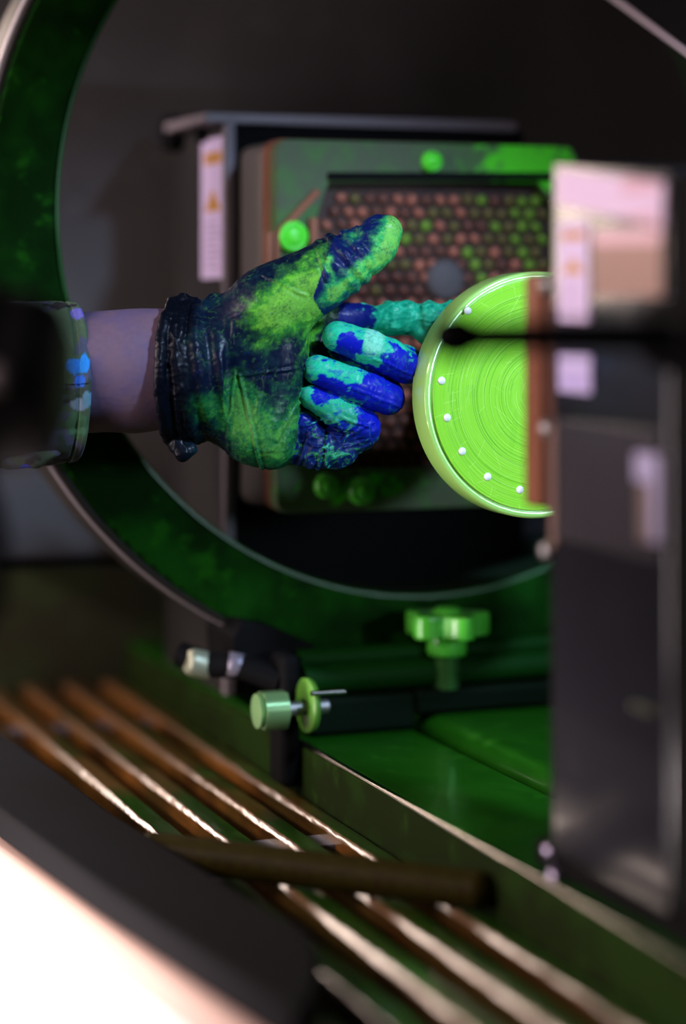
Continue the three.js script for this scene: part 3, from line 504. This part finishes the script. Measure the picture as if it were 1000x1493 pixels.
// ---------------------------------------------------------------- black lamp head in the left foreground, cable
{
  const d = 0.80, k = d / F, c = at(-60, 548, d);
  const g = thing('torch', 'black blurred round torch head in front of the camouflage sleeve', 'torch', c);
  g.rotation.z = -0.06;
  const r = 132 * k, e = 168 * k;
  part('body', alongX(lathe([[0, -0.20], [r * 0.7, -0.20], [r * 0.75, -0.08], [r * 0.98, -0.06], [r, -0.03], [r, e * 0.45], [r * 0.96, e * 0.68], [r * 0.82, e * 0.86], [r * 0.5, e * 0.97], [0, e]], 64)), std({ color: rgb(0.007, 0.007, 0.007), roughness: 0.6 }), g);
  const rib = lathe([[r - 0.001, -0.004], [r + 0.0015, -0.003], [r + 0.0015, 0.003], [r - 0.001, 0.004]], 48);
  for (let i = 0; i < 4; i++) part('rib', alongX(rib.clone()), M.matt, g, [-0.03 + i * 0.014, 0, 0]);
  part('button', alongZ(lathe([[0, 0.004], [0.004, 0.0035], [0.0052, 0], [0, -0.003]], 24)), std({ color: rgb(0.30, 0.26, 0.26), roughness: 0.4 }), g, [72 * k, 6 * k, r * 0.99], 'small grey dome standing in for a specular spot');  // specular spot on the black head, painted as a grey dome
  const cb = thing('torch_cable', 'black cable hanging in a loop at the left edge', 'cable', at(-60, 690, d + 0.01));
  const q = [[-100, 660], [-40, 690], [-8, 760], [-4, 840], [-22, 905], [-90, 930], [-240, 900], [-420, 800]].map(([a, b]) => at(a, b, d + 0.01).sub(cb.position));
  part('cable', tube(q, 0.0042, 80, 14), M.matt, cb);
  const st = thing('torch_stand', 'black stand carrying the torch head from the floor', 'stand', V(c.x - 0.17, 0, c.z));
  part('pole', cyl(0.012, 0.012, c.y - 0.02, 24).translate(0, (c.y - 0.02) / 2, 0), M.matt, st);
  part('foot', lathe([[0, 0.02], [0.05, 0.018], [0.14, 0.008], [0.15, 0], [0, 0]], 40), M.matt, st);
}
{ // slanting hood edge, top right
  const a = at(880, -14, 1.32), b = at(1080, 134, 1.20), c = a.clone().lerp(b, 0.5);
  const h = thing('bench_hood', 'black hood panel with a pale slanting metal edge above the bench', 'hood', c);
  const A = a.clone().sub(c).multiplyScalar(1.8), B = b.clone().sub(c).multiplyScalar(1.8), dir = B.clone().sub(A).normalize();
  const l = A.distanceTo(B), q = new THREE.Quaternion().setFromUnitVectors(V(1, 0, 0), dir);
  part('edge_strip', new RoundedBoxGeometry(l, 0.0052, 0.004, 3, 0.001).applyQuaternion(q), std({ color: rgb(0.34, 0.29, 0.31), roughness: 0.45, metalness: 0.3 }), h, null, 'pale metal edge strip');
  const pg = new RoundedBoxGeometry(l, 0.5, 0.006, 2, 0.002).translate(0, 0.2525, 0); pg.applyQuaternion(q); part('panel', uvBox(pg), M.black, h, [0, 0, -0.001]);
}

// ---------------------------------------------------------------- the arm with its dyed glove and sleeve
// lengths in pixels of the photograph at the focus distance; x right, y up, z towards the viewer
const K = D0 / F;
function sminList(p, list, k) { let r = 1e9; for (let i = 0; i < list.length; i++) { const d = list[i](p); if (r > 1e8) { r = d; continue; } const h = Math.max(k - Math.abs(r - d), 0) / k; r = Math.min(r, d) - h * h * k * 0.25; } return r; }
function cone(a, b, ra, rb) { // tapered capsule
  const bx = b[0] - a[0], by = b[1] - a[1], bz = b[2] - a[2], l = bx * bx + by * by + bz * bz;
  return p => { const x = p[0] - a[0], y = p[1] - a[1], z = p[2] - a[2], h = clamp((x * bx + y * by + z * bz) / l), dx = x - bx * h, dy = y - by * h, dz = z - bz * h; return Math.sqrt(dx * dx + dy * dy + dz * dz) - (ra + (rb - ra) * h); };
}
const chain = pts => { const out = []; for (let i = 0; i < pts.length - 1; i++) { const a = pts[i], b = pts[i + 1]; out.push(cone([a[0], -a[1], a[2]], [b[0], -b[1], b[2]], a[3], b[3])); } return out; };
function netMesh(sdf, lo, hi, cell, color) { // naive surface nets, only where the surface is
  const n = [0, 1, 2].map(i => Math.ceil((hi[i] - lo[i]) / cell) + 1), [nx, ny, nz] = n, f = new Float32Array(nx * ny * nz).fill(1e3), B = 8, p = [0, 0, 0];
  for (let bz = 0; bz < nz; bz += B) for (let by = 0; by < ny; by += B) for (let bx = 0; bx < nx; bx += B) {
    p[0] = lo[0] + (bx + B / 2) * cell; p[1] = lo[1] + (by + B / 2) * cell; p[2] = lo[2] + (bz + B / 2) * cell;
    const d = sdf(p, true), R = B * cell * 0.95 + 9;
    if (Math.abs(d) > R) { if (d < 0) for (let k = bz; k < Math.min(nz, bz + B); k++) for (let j = by; j < Math.min(ny, by + B); j++) for (let i = bx; i < Math.min(nx, bx + B); i++) f[(k * ny + j) * nx + i] = -1e3; continue; }
    for (let k = bz; k < Math.min(nz, bz + B); k++) for (let j = by; j < Math.min(ny, by + B); j++) for (let i = bx; i < Math.min(nx, bx + B); i++) { p[0] = lo[0] + i * cell; p[1] = lo[1] + j * cell; p[2] = lo[2] + k * cell; f[(k * ny + j) * nx + i] = sdf(p, false); }
  }
  const id = new Int32Array(nx * ny * nz).fill(-1), pos = [], idx = [];
  const E = [[0, 1], [2, 3], [4, 5], [6, 7], [0, 2], [1, 3], [4, 6], [5, 7], [0, 4], [1, 5], [2, 6], [3, 7]], off = [0, 1, nx, nx + 1, nx * ny, nx * ny + 1, nx * ny + nx, nx * ny + nx + 1];
  for (let k = 0; k < nz - 1; k++) for (let j = 0; j < ny - 1; j++) for (let i = 0; i < nx - 1; i++) {
    const b = (k * ny + j) * nx + i; let m = 0; for (let c = 0; c < 8; c++) if (f[b + off[c]] < 0) m |= 1 << c;
    if (m === 0 || m === 255) continue;
    let x = 0, y = 0, z = 0, w = 0;
    for (const [a, c] of E) { const fa = f[b + off[a]], fc = f[b + off[c]]; if ((fa < 0) === (fc < 0)) continue; const t = fa / (fa - fc); x += (a & 1) + t * ((c & 1) - (a & 1)); y += (a >> 1 & 1) + t * ((c >> 1 & 1) - (a >> 1 & 1)); z += (a >> 2) + t * ((c >> 2) - (a >> 2)); w++; }
    id[b] = pos.length / 3; pos.push(lo[0] + (i + x / w) * cell, lo[1] + (j + y / w) * cell, lo[2] + (k + z / w) * cell);
  }
  const quad = (a, b, c, d, s) => { if (a < 0 || b < 0 || c < 0 || d < 0) return; s ? idx.push(a, b, c, a, c, d) : idx.push(a, c, b, a, d, c); };
  for (let k = 1; k < nz - 1; k++) for (let j = 1; j < ny - 1; j++) for (let i = 1; i < nx - 1; i++) {
    const b = (k * ny + j) * nx + i, s = f[b] < 0;
    if (s !== f[b + 1] < 0) quad(id[b - nx * ny - nx], id[b - nx * ny], id[b], id[b - nx], s);
    if (s !== f[b + nx] < 0) quad(id[b - nx * ny - 1], id[b - 1], id[b], id[b - nx * ny], s);
    if (s !== f[b + nx * ny] < 0) quad(id[b - nx - 1], id[b - nx], id[b], id[b - 1], s);
  }
  const g = new THREE.BufferGeometry(), col = color ? [] : null;
  if (color) for (let i = 0; i < pos.length; i += 3) col.push(...color(pos[i], pos[i + 1], pos[i + 2]));
  g.setAttribute('position', new THREE.Float32BufferAttribute(pos, 3)); if (col) g.setAttribute('color', new THREE.Float32BufferAttribute(col, 3));
  g.setIndex(idx); g.computeVertexNormals(); return g;
}
// vertices from photograph pixels to metres about an origin pixel
const OX = 200, OY = 545;
function fit(g) { const p = g.attributes.position; for (let i = 0; i < p.count; i++) p.setXYZ(i, (p.getX(i) - OX) * K, (p.getY(i) + OY) * K, p.getZ(i) * K); g.computeBoundingSphere(); return g; }

const person = (() => {
  const o = at(OX, OY, D0);
  // forearm, one surface: from inside the sleeve to inside the glove
  const arm = [...chain([[-260, 566, -8, 104], [60, 548, -4, 84], [200, 541, -2, 78], [300, 543, 0, 74], [352, 545, 0, 52]]), ...chain([[-260, 566, 8, 96], [60, 552, 2, 78], [200, 548, 0, 76], [330, 552, 0, 50]]), ...chain([[140, 532, 8, 76], [250, 528, 6, 78]])];
  const skinCol = (x, y, z) => { const n = fbm(x * 0.02, y * 0.02, z * 0.02, 4), q = noise(x * 0.16, y * 0.16, z * 0.16); const c = mix3([0.19, 0.125, 0.17], [0.15, 0.11, 0.20], step(-0.2, 0.3, n)); const k = 1 + 0.10 * q; return [c[0] * k, c[1] * k, c[2] * k]; };
  const g = fit(netMesh((p) => sminList(p, arm, 20) + 0.35 * noise(p[0] * 0.09, p[1] * 0.3, p[2] * 0.09), [-380, -700, -125], [420, -400, 125], 3.2, skinCol));
  const m = part('person', g, phys({ vertexColors: true, roughness: 0.5, sheen: 0.2, sheenRoughness: 0.5 }), scene, o.toArray());
  return tag(m, 'person reaching in from the left, arm in camouflage sleeve and dyed glove', 'person');
})();

{ // glove
  const palm = [
    ...chain([[300, 520, -6, 74], [360, 515, 2, 62], [405, 510, 8, 42]]), ...chain([[300, 560, -6, 74], [370, 575, 2, 60], [392, 590, 6, 44]]),
    ...chain([[338, 487, 16, 54], [395, 446, 24, 54], [432, 424, 24, 51]]),           // ball of the thumb
    ...chain([[330, 600, 10, 46], [376, 628, 14, 47], [398, 645, 8, 38]]),             // heel of the hand
    ...chain([[400, 480, 20, 44], [399, 530, 20, 42], [388, 590, 18, 42]]),
    ...chain([[330, 505, -18, 48], [470, 460, -48, 34]]), ...chain([[330, 540, -18, 48], [468, 520, -44, 34]]), ...chain([[330, 570, -16, 48], [455, 572, -38, 34]]), ...chain([[330, 595, -14, 46], [436, 628, -28, 34]]),
  ];
  const lumps = [...chain([[507, 352, 22, 15], [519, 345, 18, 14]]), ...chain([[538, 330, 10, 10], [548, 322, 8, 9]]), ...chain([[470, 362, 26, 14], [484, 356, 26, 14]])];
  const thumb = chain([[420, 432, 24, 50], [468, 404, 26, 45], [498, 387, 24, 41], [522, 373, 19, 33], [546, 357, 14, 31], [562, 338, 8, 24.5]]);
  const fingers = [
    chain([[592, 535, 0, 25], [566, 519, 14, 25.5], [538, 506, 24, 25], [492, 490, 28, 22.5]]),
    chain([[566, 581, 0, 24.5], [540, 569, 14, 25], [514, 558, 24, 24], [463, 538, 28, 21.5]]),
    chain([[528, 622, -2, 27], [508, 608, 14, 24], [486, 595, 22, 22], [452, 577, 24, 17]]),
    chain([[468, 508, -44, 30], [590, 530, -18, 27]]), chain([[455, 562, -38, 30], [564, 577, -16, 26]]), chain([[436, 622, -28, 30], [520, 630, -14, 28]]),
    chain([[428, 652, 2, 26], [462, 655, 8, 27], [494, 655, 2, 27]]), chain([[494, 640, -6, 30], [528, 628, -8, 27]]), chain([[444, 618, 6, 22], [455, 640, 10, 24]]),
    chain([[472, 466, -46, 30], [528, 464, -52, 21], [545, 466, -48, 18], [572, 465, -48, 25], [598, 465, -46, 23.5], [609, 467, -46, 17], [630, 465, -44, 24.5], [646, 464, -42, 17.5], [664, 462, -46, 23], [700, 460, -44, 20]]),
    chain([[604, 472, -46, 17], [624, 486, -44, 17], [636, 497, -43, 12]]),
  ];
  const cuff = p => { // slightly flattened sleeve of the glove, and its rolled bead
    const y = p[1] + 543, c = 1.06, q = Math.sqrt(y * y + p[2] * p[2] * c * c), x = p[0];
    const r = 100 + 5 * Math.cos((x - 262) / 22) + 3.2 * Math.sin(x * 0.21 + y * 0.03 + p[2] * 0.02) - Math.max(0, x - 285) * 0.12;
    const xe = 262 - 0.17 * p[2];
    let d = Math.max((q - r) * 0.9, xe - 6 - x, x - 330);
    const bead = Math.hypot(q - 103 - 2.5 * noise(y * 0.03, p[2] * 0.03, 4), x - xe + 5 + 3 * noise(y * 0.025, p[2] * 0.025, 9)) - 8.5;
    const roll = Math.hypot(q - 101, x - xe - 17 - 5 * noise(y * 0.02, p[2] * 0.02, 1)) - 6.5;
    const h = Math.max(4 - Math.abs(d - bead), 0) / 4; d = Math.min(d, bead) - h * h;
    return Math.min(d, roll);
  };
  const flap = chain([[266, 630, 24, 15], [262, 646, 40, 12], [270, 657, 44, 12], [281, 652, 42, 10]]);
  const topfold = chain([[258, 447, 20, 12], [268, 437, 12, 9], [284, 442, 10, 9]]).concat(chain([[300, 450, 34, 10], [312, 438, 20, 9], [318, 452, 34, 9]]));
  // wrinkles: long folds and fine creases, deeper where the glove is loose
  function wrinkle(x, y, z) {
    const loose = 0.2 + 2.0 * Math.exp(-(((x - 480) / 62) ** 2) - ((y + 648) / 36) ** 2) + 0.4 * step(330, 270, x) + 0.9 * step(548, 575, x) * step(-490, -470, y) * step(0, -25, z) + 1.0 * Math.exp(-(((x - 520) / 45) ** 2) - ((y + 350) / 40) ** 2);
    const wx = fbm(x * 0.012, y * 0.012, z * 0.012, 2) * 30;
    const r1 = 1 - Math.abs(noise((x + wx) * 0.045, (y - wx) * 0.018, z * 0.03)) * 3.2, r2 = 1 - Math.abs(noise(x * 0.03 + 7, y * 0.075 + wx * 0.02, z * 0.05)) * 3.4;
    let d = loose * (3.2 * Math.max(0, r1) ** 2 + 2.0 * Math.max(0, r2) ** 2 - 1.2);
    d += 0.5 * noise(x * 0.16, y * 0.16, z * 0.16);
    // folds across the thumb joints and fanning over the heel of the hand
    const tx = x - 505, ty = y + 372, al = tx * 0.84 + ty * 0.54;
    if (Math.abs(al) < 60 && y > -440) d += 2.6 * Math.sin(al * 0.30 + 0.04 * (ty * 0.84 - tx * 0.54) + 2) * Math.exp(-((al / 26) ** 2));
    return d;
  }
  // radiating creases, as lines across the palm
  const creases = [[345, 540, 330, 690, 1.3], [352, 545, 385, 690, 2.2], [350, 545, 440, 535, 1.6], [385, 400, 447, 432, 1.4], [462, 364, 478, 410, 2.6], [390, 535, 376, 600, 1.2], [436, 585, 404, 640, 1.8], [343, 470, 343, 500, 1.2], [440, 620, 470, 612, 1.8], [470, 650, 462, 690, 2.6], [455, 625, 430, 690, 2.4], [495, 605, 540, 622, 1.6], [572, 514, 558, 552, 1.0], [548, 562, 536, 592, 0.9], [520, 602, 506, 628, 1.4], [500, 640, 548, 612, 1.5], [505, 560, 590, 596, 0.8], [545, 522, 600, 545, 0.8], [500, 650, 540, 640, 1.8]];
  const lineD = (x, y, [ax, ay, bx, by]) => { const dx = bx - ax, dy = by - ay, h = clamp(((x - ax) * dx + (y - ay) * dy) / (dx * dx + dy * dy)); return Math.hypot(x - ax - dx * h, y - ay - dy * h) + 3 * 0; };
  const sdf = (p, coarse) => {
    let d = sminList(p, palm, 22); { const d0 = d; d = sminList(p, [() => d0, ...thumb], 14); const d1 = d; d = sminList(p, [() => d1, ...lumps], 5); }
    let f = 1e9; for (const c of fingers) { const q = sminList(p, c, 6); const h = Math.max(1.6 - Math.abs(f - q), 0) / 1.6; f = f > 1e8 ? q : Math.min(f, q) - h * h * 0.4; }
    { const h = Math.max(1.6 - Math.abs(d - f), 0) / 1.6; d = Math.min(d, f) - h * h * 0.4; }
    { const q = sminList(p, [cuff, ...flap, ...topfold], 5), h = Math.max(12 - Math.abs(d - q), 0) / 12; d = Math.min(d, q) - h * h * 3; }
    if (coarse) return d;
    d -= 0.8 * wrinkle(p[0], p[1], p[2]);
    if (p[2] > -10) for (const c of creases) { const q = lineD(p[0] + 2.5 * noise(p[0] * 0.05, p[1] * 0.05, 3), -p[1] + 2.5 * noise(p[0] * 0.05, p[1] * 0.05, 7), c); if (q < 9) d -= c[4] * (Math.exp(-q * q / 5) - 0.6 * Math.exp(-((q - 4) ** 2) / 6)); }
    return d;
  };
  // dye: blobs [x, y, rx, ry, turn, strength], broken by noise at three sizes
  const YG = [0.05, 0.32, 0.03], GR = [0.012, 0.17, 0.04], CY = [0.02, 0.66, 0.28], WH = [0.28, 0.88, 0.52], BL = [0.004, 0.012, 0.42], NV = [0.004, 0.010, 0.045], BK = [0.002, 0.003, 0.006], YL = [0.32, 0.72, 0.08];
  const blob = (x, y, b) => { const c = Math.cos(b[4]), s = Math.sin(b[4]), dx = x - b[0], dy = y - b[1], u = (dx * c + dy * s) / b[2], v = (-dx * s + dy * c) / b[3]; return b[5] * Math.exp(-(u * u + v * v)); };
  const palmDye = [[428, 440, 62, 36, -0.6, 1.3], [405, 455, 40, 30, 0, 0.8], [462, 420, 30, 36, 0.4, 0.9], [452, 490, 9, 45, 0.35, 0.9], [380, 620, 52, 46, 0.3, 1.2], [355, 585, 20, 46, -0.1, 0.9], [405, 660, 34, 20, 0, 0.8], [306, 588, 30, 24, 0, 0.9], [424, 610, 8, 42, 0.4, 0.9], [385, 505, 14, 10, 0, 0.45], [430, 555, 14, 12, 0, 0.4], [452, 372, 26, 7, -0.5, 0.6]];
  const thumbDye = [[535, 392, 58, 13, -0.62, 1.3], [568, 345, 20, 32, 0.5, 1.4], [487, 425, 22, 14, -0.5, 1.3], [478, 385, 5, 26, -0.3, 1.1], [513, 347, 15, 9, -0.4, 0.8], [575, 322, 14, 16, 0, 1.1]];
  const fingerDye = [[478, 485, 24, 24, 0, 1.2], [505, 474, 40, 9, 0.2, 1.1], [545, 495, 18, 26, 0.1, 1.7], [590, 497, 26, 10, 0.5, 1.0], [545, 527, 40, 6, 0.4, 0.8], [448, 540, 14, 26, 0, 1.3], [490, 540, 38, 16, 0.35, 1.3], [520, 552, 24, 8, 0.4, 0.8], [447, 578, 18, 16, 0, 1.1], [498, 585, 34, 12, 0.5, 1.0], [470, 602, 22, 12, 0.5, 1.0], [515, 610, 22, 10, 0.5, 0.7], [480, 660, 26, 20, 0.4, 0.5]];
  const bluePatch = [[507, 505, 18, 10, 0.1, 1.5], [497, 491, 14, 4, -0.4, 0.9], [482, 562, 18, 11, 0.2, 1.5], [468, 553, 8, 4, 0, 0.9], [472, 574, 17, 11, 0, 1.5], [585, 545, 30, 12, 0.5, 1.4], [555, 570, 34, 14, 0.4, 1.3], [535, 612, 20, 16, 0.5, 1.0]];
  const sum = (x, y, l) => { let s = 0; for (const b of l) s += blob(x, y, b); return s; };
  const P = [0, 0, 0];
  const color = (x, Y, z) => {
    const y = -Y, n1 = fbm(x * 0.03, Y * 0.03, z * 0.03, 4), n2 = fbm(x * 0.11 + 5, Y * 0.11, z * 0.11, 4), n3 = noise(x * 0.55, Y * 0.55, z * 0.55), vein = 1 - Math.abs(fbm(x * 0.035 + 3, Y * 0.035, z * 0.035, 3)) * 16;
    const inCuff = step(300, 275, x + 14 * n1);
    const onPalm = x < 478 && z > -5 && !(x > 442 && y > 470 && z < 58 && x > 440 + Math.max(0, 0) ) ;
    P[0] = x; P[1] = Y; P[2] = z;
    let dPalm = sminList(P, palm, 22), dF = 1e9, dI = 1e9, dT = 1e9;
    for (const t of thumb) dT = Math.min(dT, t(P));
    fingers.forEach((c, i) => { for (const q of c) { const v = q(P); if (i >= 9) dI = Math.min(dI, v); else dF = Math.min(dF, v); } });
    const idx = x > 494 && y < 512 && dI < dF && dI < dT, fist = !idx && dF < Math.min(dPalm, dT) - 0.5 && x > 425;
    const wx = x + 7 * noise(x * 0.06, Y * 0.06, z * 0.06 + 4), wy = y + 7 * noise(x * 0.06 + 8, Y * 0.06, z * 0.06);
    if (idx) { // extended forefinger
      const g = step(-0.15, 0.15, n1 * 0.8 + n2 * 0.6 + step(535, 560, x) * 0.7 - 0.3);
      return mix3(mix3(NV, BL, 0.25), mix3([0.01, 0.42, 0.22], [0.05, 0.62, 0.34], step(-0.1, 0.3, n2)), g);
    }
    if (fist) {
      const lower = step(598, 640, y - (x - 480) * 0.25);
      const base = mix3(BL, [0.004, 0.016, 0.10], lower);
      const s = sum(wx, wy, fingerDye) - 0.95 * sum(wx, wy, bluePatch) + 0.7 * n1 + 0.5 * n2 + 0.45 * fbm(x * 0.05 + Y * 0.02, Y * 0.2 - x * 0.08, z * 0.1, 3);
      let dy = mix3(CY, [0.02, 0.36, 0.10], step(555, 620, y));
      dy = mix3(dy, WH, 0.9 * step(0.55, 1.1, blob(x, y, [545, 494, 17, 27, 0.1, 1.7]) + 0.5 * n2));
      dy = mix3(dy, [0.10, 0.62, 0.34], 0.7 * step(0.0, 0.3, n2));
      dy = mix3(dy, mix3(base, dy, 0.35), step(0.12, 0.3, fbm(x * 0.07, Y * 0.16 + 3, z * 0.07, 4)) * 0.9);
      let c = mix3(base, dy, step(0.28, 0.52, s) * (0.85 + 0.3 * n3));
      c = mix3(c, mix3(GR, YG, 0.3), (0.25 + 0.6 * lower) * step(0.3, 0.9, vein + n2));
      if (n3 > 0.62) c = mix3(c, [0.05, 0.10, 0.7], 0.5);
      return c;
    }
    const th = dT < dPalm && x > 455 && x - 455 > (y - 440) * -0.35;
    const base = mix3([0.002, 0.007, 0.024], th ? [0.004, 0.012, 0.085] : [0.004, 0.022, 0.035], th ? 0.9 : step(-0.1, 0.3, n1));
    const S = th ? sum(wx, wy, thumbDye) : sum(wx, wy, palmDye), grain = clamp(1 + 0.7 * n3 + 0.45 * noise(x * 0.27, Y * 0.27, z * 0.27) + 0.9 * fbm(x * 0.05 + 20, Y * 0.05, z * 0.05, 4), 0.15, 1.5);
    const front = step(-45, -10, z), low = step(515, 570, y);
    let dye = mix3(th ? [0.03, 0.46, 0.10] : mix3(YG, GR, low), th ? [0.12, 0.64, 0.12] : mix3([0.12, 0.52, 0.03], [0.03, 0.27, 0.04], low), step(-0.1, 0.4, n2 + 0.6 * n1));
    dye = mix3(dye, YL, (th ? 0.55 : 0.45 * (1 - 0.6 * low)) * step(0.85, 1.5, S + 0.8 * n2));
    let c = mix3(base, dye, front * clamp(0.95 * step(0.12, 1.15, S + 0.45 * n1 + 0.35 * n2) * grain));
    c = mix3(c, [0.08, 0.30, 0.05], 0.28 * front * step(0.6, 0.98, vein) * (1 - inCuff));
    c = mix3(c, BK, inCuff * 0.92);
    if (n3 > 0.66 && n1 < 0.1 && x > 285) c = mix3(c, [0.01, 0.03, 0.4], 0.4);
    return c;
  };
  const g = fit(netMesh(sdf, [215, -705, -105], [735, -285, 112], 1.7, color));
  part('glove', g, phys({ vertexColors: true, roughness: 0.44, specularIntensity: 0.25, clearcoat: 0.1, clearcoatRoughness: 0.25 }), person, null, 'black rubber glove smeared with green and blue dye');
}
{ // sleeve: cloth with a hem, outer and inner face
  const nA = 220, nL = 200, pos = [], col = [], idx = [];
  const camo = (x, y, z) => {
    const a = fbm(x * 0.016, y * 0.02, z * 0.02 + 3, 3), b = fbm(x * 0.02 + 9, y * 0.024, z * 0.024, 3), n = noise(x * 0.7, y * 0.7, z * 0.7);
    let c = a > 0.12 ? [0.03, 0.05, 0.035] : a > -0.08 ? [0.06, 0.07, 0.11] : [0.05, 0.09, 0.045];
    if (b > 0.20) c = [0.012, 0.012, 0.014];
    for (const [bx, by, rx, ry, cc] of [[118, 457, 10, 9, [0.12, 0.11, 0.36]], [122, 530, 15, 12, [0.02, 0.20, 0.62]], [134, 528, 8, 14, [0.02, 0.26, 0.70]], [128, 552, 8, 10, [0.02, 0.14, 0.62]], [126, 585, 12, 10, [0.16, 0.24, 0.30]], [138, 578, 7, 12, [0.10, 0.24, 0.30]], [45, 678, 9, 5, [0.02, 0.06, 0.7]], [122, 615, 16, 20, [0.05, 0.14, 0.06]]]) {
      const q = ((x - bx) / rx) ** 2 + ((-y - by) / ry) ** 2 + 0.5 * noise(x * 0.12, y * 0.12, 2); if (q < 1 && z > -30) c = mix3(c, cc, step(1, 0.8, q));
    }
    const k = 1 + 0.25 * n; return c.map(v => v * k * 1.5);
  };
  for (const inner of [0, 1]) for (let i = 0; i <= nL; i++) for (let j = 0; j <= nA; j++) {
    const a = j / nA * Math.PI * 2, u = i / nL, ca = Math.cos(a), sa = Math.sin(a);
    const xe = 112 + 31 * Math.max(-1, ca), x = xe - u * u * 900 - u * 100;
    const fold = 5 * noise(a * 1.6 + 3, x * 0.012, 1) + 3 * noise(Math.cos(a) * 3, Math.sin(a) * 3, x * 0.03);
    const hem = u < 0.02 ? -2.5 * (1 - u / 0.02) : 0, seam = Math.abs(x - xe + 17) < 2.2 ? -1.8 : 0;
    const ry = 113 + fold * (1 - 0.4 * (u < 0.05)) + hem + seam + 26 * u, rz = 92 + fold + hem + seam + 20 * u;
    const t = inner ? 5 : 0;
    const Y = -(554 + 16 * u + (sa < -0.6 ? 4 : 0)) + (ry - t) * sa, Z = (rz - t) * ca;
    pos.push(x, Y, Z); col.push(...camo(x, Y, Z));
    if (i < nL && j < nA) { const p = (inner * (nL + 1) + i) * (nA + 1) + j, q = p + nA + 1; inner ? idx.push(p, p + 1, q, p + 1, q + 1, q) : idx.push(p, q, p + 1, p + 1, q, q + 1); }
  }
  for (let j = 0; j < nA; j++) { const p = j, q = (nL + 1) * (nA + 1) + j; idx.push(p, p + 1, q, p + 1, q + 1, q); }
  const g = new THREE.BufferGeometry(); g.setAttribute('position', new THREE.Float32BufferAttribute(pos, 3)); g.setAttribute('color', new THREE.Float32BufferAttribute(col, 3)); g.setIndex(idx); fit(g); g.computeVertexNormals();
  const weave = tex(256, (u, v) => 0.5 + 0.5 * Math.sin(u * 400) * Math.sin(v * 400), { grey: true });
  const cloth = std({ vertexColors: true, roughness: 0.9, side: THREE.DoubleSide });
  const sl = part('sleeve', g, cloth, person, null, 'camouflage jacket sleeve with blue dye spots');
  // loose tab hanging under the cuff
  const tabG = fit(netMesh((p) => sminList(p, chain([[20, 668, 40, 14], [60, 664, 48, 13], [88, 655, 52, 8]]), 8) + 0.8 * noise(p[0] * 0.06, p[1] * 0.06, p[2] * 0.06), [-10, -700, 10], [110, -630, 80], 3, camo));
  part('cuff_tab', tabG, cloth, sl);
}

scene.updateMatrixWorld(true);
renderer.render(scene, camera);
